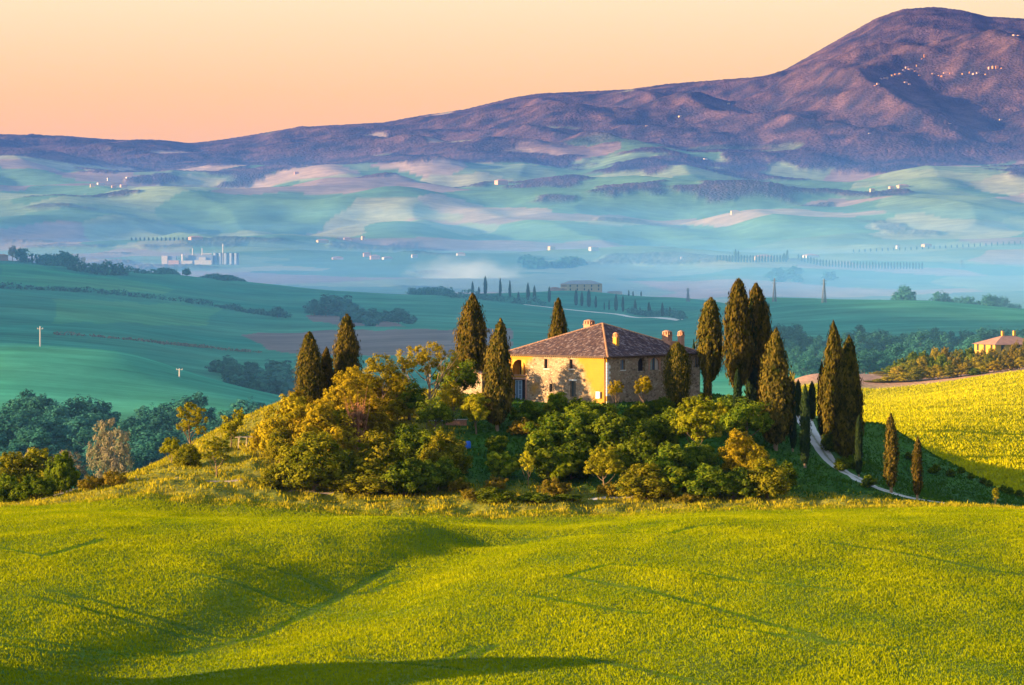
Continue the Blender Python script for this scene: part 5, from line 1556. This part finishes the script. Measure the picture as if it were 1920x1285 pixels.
def hedge(pts, d0, d1, h, label, dens=1.0, size=1.3, mat=None):
    ds = hits(pts, d0, d1)
    P = [((p[0] - 960) / F * d, d) for p, d in zip(pts, ds)]
    P = np.array(P)
    seg = np.concatenate([[0], np.cumsum(np.linalg.norm(np.diff(P, axis=0), axis=1))])
    n = int(seg[-1] * 1.6 * dens)
    s = RNG.random(n) * seg[-1]
    x = np.interp(s, seg, P[:, 0]) + RNG.normal(0, 1.0, n); y = np.interp(s, seg, P[:, 1]) + RNG.normal(0, 2.0, n)
    hh = h * (0.75 + .5 * fbm(s / 18, s * 0 + 3, 95, 3))
    z = terrain(x, y)
    c0 = np.stack([x, y, z], 1)[:, None] + np.stack([RNG.normal(0, .9, (n, 6)), RNG.normal(0, .9, (n, 6)), RNG.random((n, 6)) * np.maximum(hh, .6)[:, None]], -1)
    Q = c0.reshape(-1, 3)
    base = np.array([P[0][0], P[0][1], float(terrain(P[:1, 0], P[:1, 1])[0])])
    V, Fq, T = leaf_quads(Q - base, rand_dirs(len(Q)) + np.array([0, -.3, .3]), rand_dirs(len(Q)), size, size * .8, RNG.random(len(Q)))
    o = link('hedge', np_mesh('hedge', V, Fq, mat or M_VALE, {'tint': ('FLOAT', T)}))
    o.location = base
    return set_props(o, label, 'hedge')
hedge([(0, 541), (90, 545), (170, 549), (250, 557), (340, 566), (420, 578), (500, 592), (540, 597)], 1400, 2700, 3.4, 'long dark hedge running down the pale green slope')
hedge([(30, 492), (80, 497), (140, 509), (190, 516), (235, 517)], 1500, 3300, 10.0, 'tall dark hedge of trees below the hilltop farm', 1.6, 2.0)
hedge([(235, 512), (300, 514), (350, 517), (420, 527), (500, 531)], 2500, 3300, 4.0, 'thin hedge along the crest of the green slope')
hedge([(770, 552), (850, 558), (900, 562), (960, 568), (1020, 575)], 2000, 2990, 6.0, 'bushy hedge below the avenue of hill cypresses', 1.3)
hedge([(1180, 588), (1230, 594), (1280, 600)], 2000, 2800, 4.0, 'bushy hedge at the low end of the white farm track')
hedge([(575, 588), (620, 591), (660, 596), (700, 600)], 1500, 2400, 3.0, 'thin hedge under the misty grove')
hedge([(100, 628), (200, 634), (300, 645), (400, 654), (500, 662)], 1300, 2000, 1.3, 'grassy bank line crossing the lower green slope', .8, 1.0, leaf_mat('dry bank grass', (0.10, 0.08, 0.05), (0.2, 0.15, 0.09), .2))
for i, (px, py, h) in enumerate(((350, 518, 6), (557, 531, 9), (175, 511, 5), (520, 596, 7))):
    d = float(hits([(px, py)], 1400, 3300)[0])
    plant('farbush', px, d, h=h, label=('round bush on the crest beside the thin hedge', 'bushy tree standing alone on the crest of the slope', 'small bush near the water tower', 'dark tree at the low end of the long hedge')[i], cat='bush', name='bush')

def track(pts, d0, d1, w, mat, step=8):
    ds = hits(pts, d0, d1)
    ribbon('farm_track', [((p[0] - 960) / F * d, d) for p, d in zip(pts, ds)], w, mat, lift=.25, cross=4, step=step)
track([(985, 572), (1040, 578), (1100, 584), (1160, 590), (1220, 596), (1275, 601)], 1900, 2900, 4.5, M_TRACK)

# ------------------------------------------------------------------ hill cypresses
def single(kind, px, py, top, wpx, d0, d1, label, group, name='cypress_tree'):
    d = float(hits([(px, py)], d0, d1)[0])
    g = gz(px, d)
    o = bpy.data.objects.new(name, CYP[kind]['parts'][0][1])
    COL.objects.link(o)
    h = (py - top) * d / F; w = wpx * d / F
    o.location = g; o.scale = (w / CYP[kind]['w'], w / CYP[kind]['w'], h); o.rotation_euler = (0, 0, RNG.random() * 6)
    return set_props(o, label, 'cypress', group)
AV = [(886, 551, 525, 6), (898, 552, 537, 5), (910, 553, 517, 8), (938, 557, 521, 6), (956, 561, 525, 6), (972, 562, 547, 5), (990, 565, 530, 8), (1002, 567, 535, 7), (1030, 568, 537, 7), (1080, 574, 543, 8), (1091, 575, 546, 7), (1104, 577, 542, 9),
      (1117, 578, 554, 6), (1133, 582, 566, 3), (1142, 582, 562, 4), (1155, 584, 551, 8), (1168, 586, 554, 6), (1191, 588, 561, 7), (1200, 588, 575, 3), (1217, 591, 566, 8), (1242, 594, 567, 7), (1256, 594, 575, 6)]
for px, py, top, w in AV:
    single('farfat', px, py, top, w, 2000, 2990, 'distant dark cypress in the avenue on the hill crest', 'hill avenue cypresses')
for px in (1179, 1187, 1202, 1210):
    single('far', px, 556, 544 + (px % 3), 3, 2700, 3100, 'small distant cypress beside the long barn', 'cypresses by the long barn')
for px, py, top, w, k in ((110, 492, 463, 7, 'farfat'), (78, 490, 468, 6, 'farfat'), (69, 490, 471, 5, 'farfat'), (60, 489, 467, 5, 'far'), (54, 489, 475, 5, 'farfat')):
    single(k, px, py, top, w, 2900, 3300, 'cypress standing beside the hilltop farm' if px < 100 else 'taller cypress at the end of the hilltop farm row', 'hilltop farm cypresses')
for px, h, k in ((24, 13, 'palewood'), (38, 12, 'wood1'), (95, 6, 'farbush'), (120, 5, 'farbush'), (46, 7, 'farbush')):
    d = 3140
    plant(k, px, d, h=h, label={24: 'reddish tree beside the hilltop farm roof', 38: 'dark round tree next to the reddish tree', 95: 'pale bush left of the taller farm cypress', 120: 'pale bush right of the taller farm cypress', 46: 'dark bush between the farm trees'}[px], cat='tree', name='farm_tree')
for i in range(24):
    px = 1345 + i * 5.6
    single('far', px, 493 - abs(px - 1410) * .02, 478, 4.2, 4600, 6200, 'tiny cypress in the row ringing the castle-like farm', 'ring of cypresses round the walled farm')
for i in range(41):
    px = 1497 + i * 5.8
    py = np.interp(px, [1497, 1540, 1600, 1730], [490, 500, 504, 506])
    single('far', px, py, py - 14, 4.0, 4300, 6200, 'tiny cypress in the long straight avenue leading to the walled farm', 'long cypress avenue')
for i in range(30):
    px = 1600 + i * 10.8
    single('far', px, np.interp(px, [1600, 1740, 1920], [474, 468, 459]), np.interp(px, [1600, 1740, 1920], [467, 461, 451]), 2.5, 5500, 8200, 'tiny roadside cypress in the highest row above the foggy meadow', 'highest cypress row')
for i in range(14):
    px = 247 + i * 8
    single('farfat', px, 452, 445, 4, 5500, 8600, 'tiny tree in the row left of the pink farmhouse', 'row of trees by the pink farmhouse', 'roadside_tree')
for px, py, top in ((1379, 489, 466), (1384, 489, 470), (1476, 489, 468), (1470, 489, 474)):
    single('far', px, py, top, 5, 4600, 6200, 'taller cypress within the walled farm', 'walled farm cypresses')

# ------------------------------------------------------------------ far buildings
M_PINK = plain_mat('pinkish render', (0.38, 0.22, 0.16), .9, noise=.3, amount=.15)
M_CREAM = plain_mat('cream render', (0.42, 0.29, 0.15), .9, noise=.3, amount=.12)
M_PALEW = plain_mat('pale render', (0.42, 0.37, 0.33), .9, noise=.3, amount=.1)
M_FROOF = plain_mat('terracotta roof', (0.34, 0.16, 0.11), .9, noise=.5, amount=.25)
M_GROOF = plain_mat('grey roof', (0.30, 0.27, 0.27), .9, noise=.5, amount=.2)
def hip_parts(root, w, l, h, rh, wm, rm, hip=True, windows=(0, 0), eave=.5, base=-3.0):
    """w across (local x), l deep (local y); ridge along x"""
    MB().box(-w / 2, w / 2, -l / 2, l / 2, base, h).build('wall', wm, root)
    e = eave; X, Y = w / 2 + e, l / 2 + e
    rr = max(0.0, X - (Y if hip else 0)) if hip else X
    mb = MB(); z0, z1 = h + .01, h + rh
    a, b, c, d = (-X, -Y, z0), (X, -Y, z0), (X, Y, z0), (-X, Y, z0)
    p, q = (-rr, 0, z1), (rr, 0, z1)
    mb.quad(a, b, q, p); mb.quad(c, d, p, q); mb.quad(b, c, q); mb.quad(d, a, p); mb.quad(d, c, b, a)
    mb.build('roof', rm, root)
    nx, nz = windows
    for i in range(nx):
        for j in range(nz):
            u = -w / 2 + w * (i + .5) / nx; z = h * (j + .5) / nz
            MB().box(u - .5, u + .5, -l / 2 - .03, -l / 2 + .05, z - .75, z + .75).build('window', M_DARK, root)
            MB().box(-w / 2 - .03, -w / 2 + .05, -l / 2 + l * (i + .5) / nx - .5, -l / 2 + l * (i + .5) / nx + .5, z - .75, z + .75).build('window', M_DARK, root)
    return root
def fb(px, py, wpx, hpx, d0, d1, label, cat='house', name='house', group=None, wm=None, rm=None, rz=.55, depth=.7, roof=.35, windows=(0, 0), hip=True, d=None):
    d = d or float(hits([(px, py)], d0, d1)[0])
    g = gz(px, d)
    w = wpx * d / F / (math.cos(rz) + depth * math.sin(rz)); h = hpx * d / F
    r = empty(name, g, rz, label, cat, group)
    return hip_parts(r, w, w * depth, h, max(w * depth * .5 * roof, .8), wm or M_CREAM, rm or M_FROOF, hip, windows, eave=min(.6, w * .04))
# farm on the right-hand ridge
r = fb(1890, 668, 122, 25, 900, 1100, 'golden farmhouse with red roof above the hedge on the right ridge', windows=(3, 2), wm=M_OCHRE, rz=.42, depth=.75, roof=.42, d=985)
for dx, dy in ((-1.5, 0), (2.5, 1.0)):
    MB().box(dx - .3, dx + .3, dy - .3, dy + .3, 3.8, 6.6).build('chimney', M_OCHRE, r)
# hill farm behind the avenue
fb(1090, 553, 78, 13, 2700, 3050, 'long pale farmhouse on the hill behind the cypress avenue', wm=M_CREAM, rm=M_GROOF, rz=.38, depth=.42, roof=.45, windows=(5, 2), d=2985)
fb(1040, 553, 22, 5, 2700, 3050, 'low pinkish shed left of the long pale farmhouse', 'shed', 'shed', wm=M_PINK, rz=.3, d=2980)
fb(1153, 554, 28, 5, 2700, 3050, 'long low barn right of the pale hill farmhouse', 'barn', 'barn', wm=M_PALEW, rm=M_GROOF, rz=.1, depth=.3, d=2990)
fb(2, 492, 28, 10, 2900, 3300, 'red-roofed farm at the edge of the hilltop cypresses', wm=M_PINK, rz=.2, depth=.5, d=3150)
# water tower near the hilltop
g = gz(157, 3180); r = empty('water_tower', g, 0, 'small white water tower beyond the crest', 'tower')
MB().cyl((0, 0, -2), (0, 0, 6), 1.0, .9, 10).build('shaft', M_PALEW, r); MB().cyl((0, 0, 6.01), (0, 0, 9), 1.6, 1.6, 12).build('tank', M_PALEW, r)
# works in the valley
D = float(hits([(372, 496)], 3400, 6500)[0])
g = gz(372, D); s = D / F
r = empty('works', g, 0, 'misty industrial works with silos and slim stacks on the valley floor', 'factory')
M_SILO = plain_mat('grey-blue steel', (0.16, 0.19, 0.26), .6)
def wb(x0, x1, y0, y1, name, mat, dy=0, dep=12):
    return MB().box((x0 - 372) * s, (x1 - 372) * s, dy, dy + dep, (497 - y1) * s - 2, (497 - y0) * s).build(name, mat, r)
wb(303, 314, 481, 497, 'office_block', M_PALEW); wb(314.2, 330, 481.5, 497, 'side_wing', M_SILO, 2); wb(317, 337, 489.5, 498, 'shed', M_PINK, -14)
wb(346, 398, 480, 497, 'hall', M_SILO, 8, 20); wb(338, 362, 490, 497, 'low_shed', M_PALEW, -13); wb(366, 398, 489, 497, 'low_shed', M_PALEW, -13)
wb(372, 385, 484, 489, 'dormer', M_PALEW, 6, 1.9)
for x in (403, 413, 423, 433, 442):
    MB().cyl(((x - 372) * s, 14, -2), ((x - 372) * s, 14, 21 * s), 4.8 * s, 4.8 * s, 14).build('silo', M_SILO, r)
MB().cyl(((342 - 372) * s, 4, -2), ((342 - 372) * s, 4, 19 * s), 2.2 * s, 2.2 * s, 12).build('white_silo', M_PALEW, r)
for x, y in ((360, 467), (378, 467), (417, 459)):
    MB().cyl(((x - 372) * s, 12, 0), ((x - 372) * s, 12, (497 - y) * s), 1.3 * s, 1.0 * s, 10).build('stack', M_PALEW, r)
MB().box((379 - 372) * s, (396 - 372) * s, 11, 13, 19 * s, 20.4 * s).build('conveyor', M_PALEW, r)
# scattered farms: column, foot row, width, height, wall, label
FARMS = [(367, 453, 28, 10, 'p', 'pink farmhouse at the end of a row of small trees'), (605, 456, 24, 7, 'c', 'bright cream farmhouse alone at the foot of the hills'), (652, 451, 16, 6, 'p', 'pinkish farm left of the tall golden barn on the hill foot'),
         (681, 451, 8, 9, 'c', 'narrow golden barn beside the pinkish farm'), (633, 487, 22, 5, 'p', 'low pink house in the misty hamlet by the dark trees'), (688, 482, 15, 9, 'p', 'orange house at the left end of the misty hamlet'), (703, 487, 20, 9, 'p', 'wide pink house in the middle of the misty hamlet'),
         (726, 487, 20, 5, 'w', 'low white house in the misty hamlet'), (777, 484, 12, 8, 'w', 'white house with steep roof at the right end of the hamlet'), (864, 480, 17, 6, 'w', 'white double-roofed cottage right of the hamlet'),
         (1034, 469, 14, 9, 'c', 'golden house at the left end of the wooded hamlet'), (1113, 471, 19, 9, 'w', 'pale cube-like house at the right end of the wooded hamlet'), (1278, 490, 5, 10, 'w', 'slim white tower house above the fog'),
         (1432, 489, 40, 10, 'c', 'walled farm on the low hill behind the cypress ring'), (1520, 484, 31, 6, 'w', 'long white shed near the cypress avenue'), (1683, 467, 8, 8, 'w', 'small white cube house above the highest cypress row'), (1737, 464, 20, 7, 'c', 'cream farm beside the highest cypress row'),
         (1378, 402, 17, 7, 'c', 'cream farmhouse alone on the open hillside'), (1635, 364, 10, 12, 'c', 'golden tower house on the dark wooded spur'), (1671, 355, 12, 5, 'c', 'low cream house in the middle of the wooded spur'), (1692, 353, 24, 6, 'c', 'long cream house on top of the wooded spur'),
         (174, 352, 10, 8, 'c', 'yellow house at the left edge of the hillside village'), (190, 347, 16, 5, 'w', 'white house behind the yellow one'), (204, 340, 6, 8, 'w', 'small white chapel above the hillside village'), (242, 337, 12, 5, 'w', 'white house set apart from the hillside village'),
         (214, 353, 10, 6, 'p', 'red house among the trees of the hillside village'), (232, 352, 14, 7, 'p', 'wider red house at the right of the hillside village'), (556, 329, 9, 5, 'p', 'pink house on the brow of the hill'), (940, 347, 26, 10, 'p', 'ruined pinkish farm on the wooded mound'),
         (1322, 303, 8, 5, 'w', 'small white house low on the mountain'), (1366, 200, 5, 7, 'c', 'tiny golden house high on the mountain flank'), (1275, 222, 8, 5, 'c', 'tiny pale house below the mountain saddle'), (1630, 254, 6, 4, 'w', 'tiny white house below the mountain village'), (1875, 229, 6, 6, 'c', 'tiny cream house on the bare mountain pasture'), (1213, 240, 7, 4, 'c', 'tiny cream house among the mountain woods'), (1780, 238, 6, 4, 'w', 'tiny white house beside the mountain pasture')]
WM = {'p': M_PINK, 'c': M_CREAM, 'w': M_PALEW}
hd = hits([(f[0], f[1]) for f in FARMS], 3400, 17500, 700)
for (px, py, w, h, m_, lab), d in zip(FARMS, hd):
    fb(px, py, w, h * .75, 0, 0, lab, wm=WM[m_], rz=RNG.uniform(.2, .6), depth=RNG.uniform(.5, .8), d=float(d), windows=(0, 0))
M_VIL1 = plain_mat('orange village render', (0.30, 0.115, 0.03), .9); M_VIL2 = plain_mat('buff village render', (0.30, 0.16, 0.06), .9)
# mountain village on its spur
VIL = [(1645, 161, 7, 6), (1641, 163, 9, 3), (1651, 152, 6, 6), (1657, 151, 5, 7), (1662, 152, 6, 8), (1672, 147, 7, 8), (1679, 144, 9, 7), (1687, 144, 9, 8), (1693, 137, 8, 7), (1699, 133, 8, 8), (1706, 135, 14, 5), (1716, 137, 10, 4), (1697, 160, 9, 7), (1704, 162, 6, 6), (1723, 146, 6, 6),
       (1733, 110, 6, 10), (1728, 115, 5, 5), (1718, 129, 4, 8), (1749, 143, 9, 6), (1760, 146, 8, 5), (1766, 148, 10, 6), (1772, 140, 12, 4), (1782, 141, 8, 4), (1804, 144, 6, 5), (1818, 139, 7, 5), (1825, 142, 9, 5), (1832, 141, 8, 6), (1847, 145, 6, 6), (1854, 132, 8, 7), (1861, 131, 8, 8), (1868, 131, 8, 9), (1877, 133, 6, 5), (1900, 70, 10, 5), (1908, 70, 8, 4)]
hd = hits([(v[0], v[1]) for v in VIL], 11000, 18500, 700)
for (px, py, w, h), d in zip(VIL, hd):
    lab = 'slender tower crowning the dark rock of the mountain village' if (px, py) == (1733, 110) else 'tiny sunlit house in the mountain village'
    fb(px, py, w * .85, h * .7, 0, 0, lab, 'tower' if 'tower' in lab else 'house', 'tower' if 'tower' in lab else 'house', 'houses of the mountain village', wm=(M_VIL1, M_VIL1, M_VIL2, M_PINK)[RNG.integers(0, 4)], rz=RNG.uniform(.1, .8), d=float(d))

# ------------------------------------------------------------------ poles and pylons
def pole(px, py, top, d0, d1, label):
    d = float(hits([(px, py)], d0, d1)[0]); g = gz(px, d); h = (py - top) * d / F
    r = empty('utility_pole', g, 0, label, 'pole', 'utility poles')
    MB().cyl((0, 0, -.5), (0, 0, h), .22, .15, 8).build('post', M_PALEW, r)
    MB().box(-.9, .9, -.06, .06, h * .86, h * .86 + .14).build('crossarm', M_PALEW, r)
    for x in (-.8, 0, .8):
        MB().cyl((x, 0, h * .86 + .141), (x, 0, h * .86 + .5), .07, .05, 6).build('insulator', M_PALEW, r)
pole(75, 650, 612, 1000, 1400, 'white utility pole on the crest of the rounded left hill')
pole(336, 708, 692, 1000, 1500, 'faint utility pole on the lower flank of the rounded left hill')
def pylon(px, py, top, d0, d1, label, wpx=7):
    d = float(hits([(px, py)], d0, d1)[0]); g = gz(px, d); h = (py - top) * d / F; w = wpx * d / F / 2
    r = empty('pylon', g, .3, label, 'pylon', 'lattice pylons')
    M_ = plain_mat('galvanised steel', (0.10, 0.11, 0.13), .6, .4) if 'galvanised steel' not in bpy.data.materials else bpy.data.materials['galvanised steel']
    for sx in (-1, 1):
        for sy in (-1, 1):
            MB().cyl((sx * w, sy * w, -1), (sx * w * .12, sy * w * .12, h), .28, .16, 5).build('leg', M_, r)
    for k in range(7):
        z0, z1 = h * k / 7, h * (k + 1) / 7; w0, w1 = w * (1 - .88 * k / 7), w * (1 - .88 * (k + 1) / 7)
        MB().cyl((-w0, -w0, z0), (w1, -w1, z1), .12, n=4).build('brace', M_, r); MB().cyl((w0, -w0, z0), (-w1, -w1, z1), .12, n=4).build('brace', M_, r)
    for z in (.78, .9):
        MB().box(-w * 1.5, w * 1.5, -.15, .15, h * z, h * z + .3).build('crossarm', M_, r)
pylon(1545, 568, 523, 1800, 2400, 'lattice pylon rising behind the round green hill')
pylon(1452, 566, 522, 1800, 2400, 'fainter lattice pylon beside the tall cypresses', 6)
pylon(1290, 566, 540, 2300, 2900, 'small lattice pylon right of the hill avenue', 5)
pylon(1803, 503, 488, 4300, 6200, 'distant lattice pylon beyond the end of the cypress avenue', 8)

# ------------------------------------------------------------------ air
def volume_mat(name, col, dens, aniso=0.0, puff=False):
    m, n, o = new_mat(name)
    v = N(n, 'ShaderNodeVolumePrincipled', Density=dens, Anisotropy=aniso)
    v.inputs['Color'].default_value = (*col, 1)
    n.links.new(v.outputs[0], o.inputs['Volume'])
    if puff:
        tcn = N(n, 'ShaderNodeTexCoord')
        nz = N(n, 'ShaderNodeTexNoise', Scale=2.2, Detail=4.0, Roughness=0.6)
        n.links.new(tcn.outputs['Object'], nz.inputs['Vector'])
        ln = N(n, 'ShaderNodeVectorMath', operation='LENGTH')
        n.links.new(tcn.outputs['Object'], ln.inputs[0])
        a = N(n, 'ShaderNodeMath', operation='SUBTRACT')
        n.links.new(nz.outputs[0], a.inputs[0])
        s_ = N(n, 'ShaderNodeMath', operation='MULTIPLY'); s_.inputs[1].default_value = 0.52
        n.links.new(ln.outputs['Value'], s_.inputs[0])
        n.links.new(s_.outputs[0], a.inputs[1])
        k = N(n, 'ShaderNodeMapRange'); k.inputs['From Min'].default_value = 0.0; k.inputs['From Max'].default_value = 0.4
        k.inputs['To Max'].default_value = dens
        n.links.new(a.outputs[0], k.inputs['Value'])
        n.links.new(k.outputs[0], v.inputs['Density'])
    return m

def air_box(name, lo, hi, mat):
    V = [(x, y, z) for x in (lo[0], hi[0]) for y in (lo[1], hi[1]) for z in (lo[2], hi[2])]
    Fq = [(0, 1, 3, 2), (4, 6, 7, 5), (0, 4, 5, 1), (2, 3, 7, 6), (0, 2, 6, 4), (1, 5, 7, 3)]
    o = link(name, np_mesh(name, V, np.array(Fq), mat))
    return set_props(o, kind='stuff')
air_box('haze', (-6100, -60, -140), (6100, 20100, 1300), volume_mat('haze', (0.12, 0.25, 1.0), 1.0e-5))
air_box('hill_mist', (-5200, 3300, -135), (5200, 11600, 190), volume_mat('hill mist', (0.12, 0.36, 1.0), 3.2e-5))
for top_, dn, far_ in ((-46, 2.2e-4, 7600), (-33, 1.2e-4, 8200), (-16, 4.5e-5, 8900), (8, 2.2e-5, 9600)):
    air_box('valley_mist', (-5000 - top_, 3050 - top_, -130 - top_ * .02), (5000 + top_, far_, top_), volume_mat('valley mist', (0.17, 0.48, 1.0), dn))
air_box('hollow_mist', (-4900, 705, -125), (4900, 3250, 14), volume_mat('hollow mist', (0.22, 0.58, 1.0), 1.3e-4))
def mist_puff(px, d, rx, ry, rz, z):
    bm = bmesh.new(); bmesh.ops.create_icosphere(bm, subdivisions=3, radius=1.0)
    me = bpy.data.meshes.new('mist_plume'); bm.to_mesh(me); bm.free()
    me.materials.append(volume_mat('mist plume', (0.9, 0.95, 1.0), 0.007, puff=True))
    o = link('mist_plume', me); o.location = ((px - 960) / F * d, d, z); o.scale = (rx, ry, rz)
    set_props(o, 'pale plume of mist rising behind the hill avenue', 'mist', kind='stuff')
mist_puff(872, 3700, 62, 70, 22, -44)
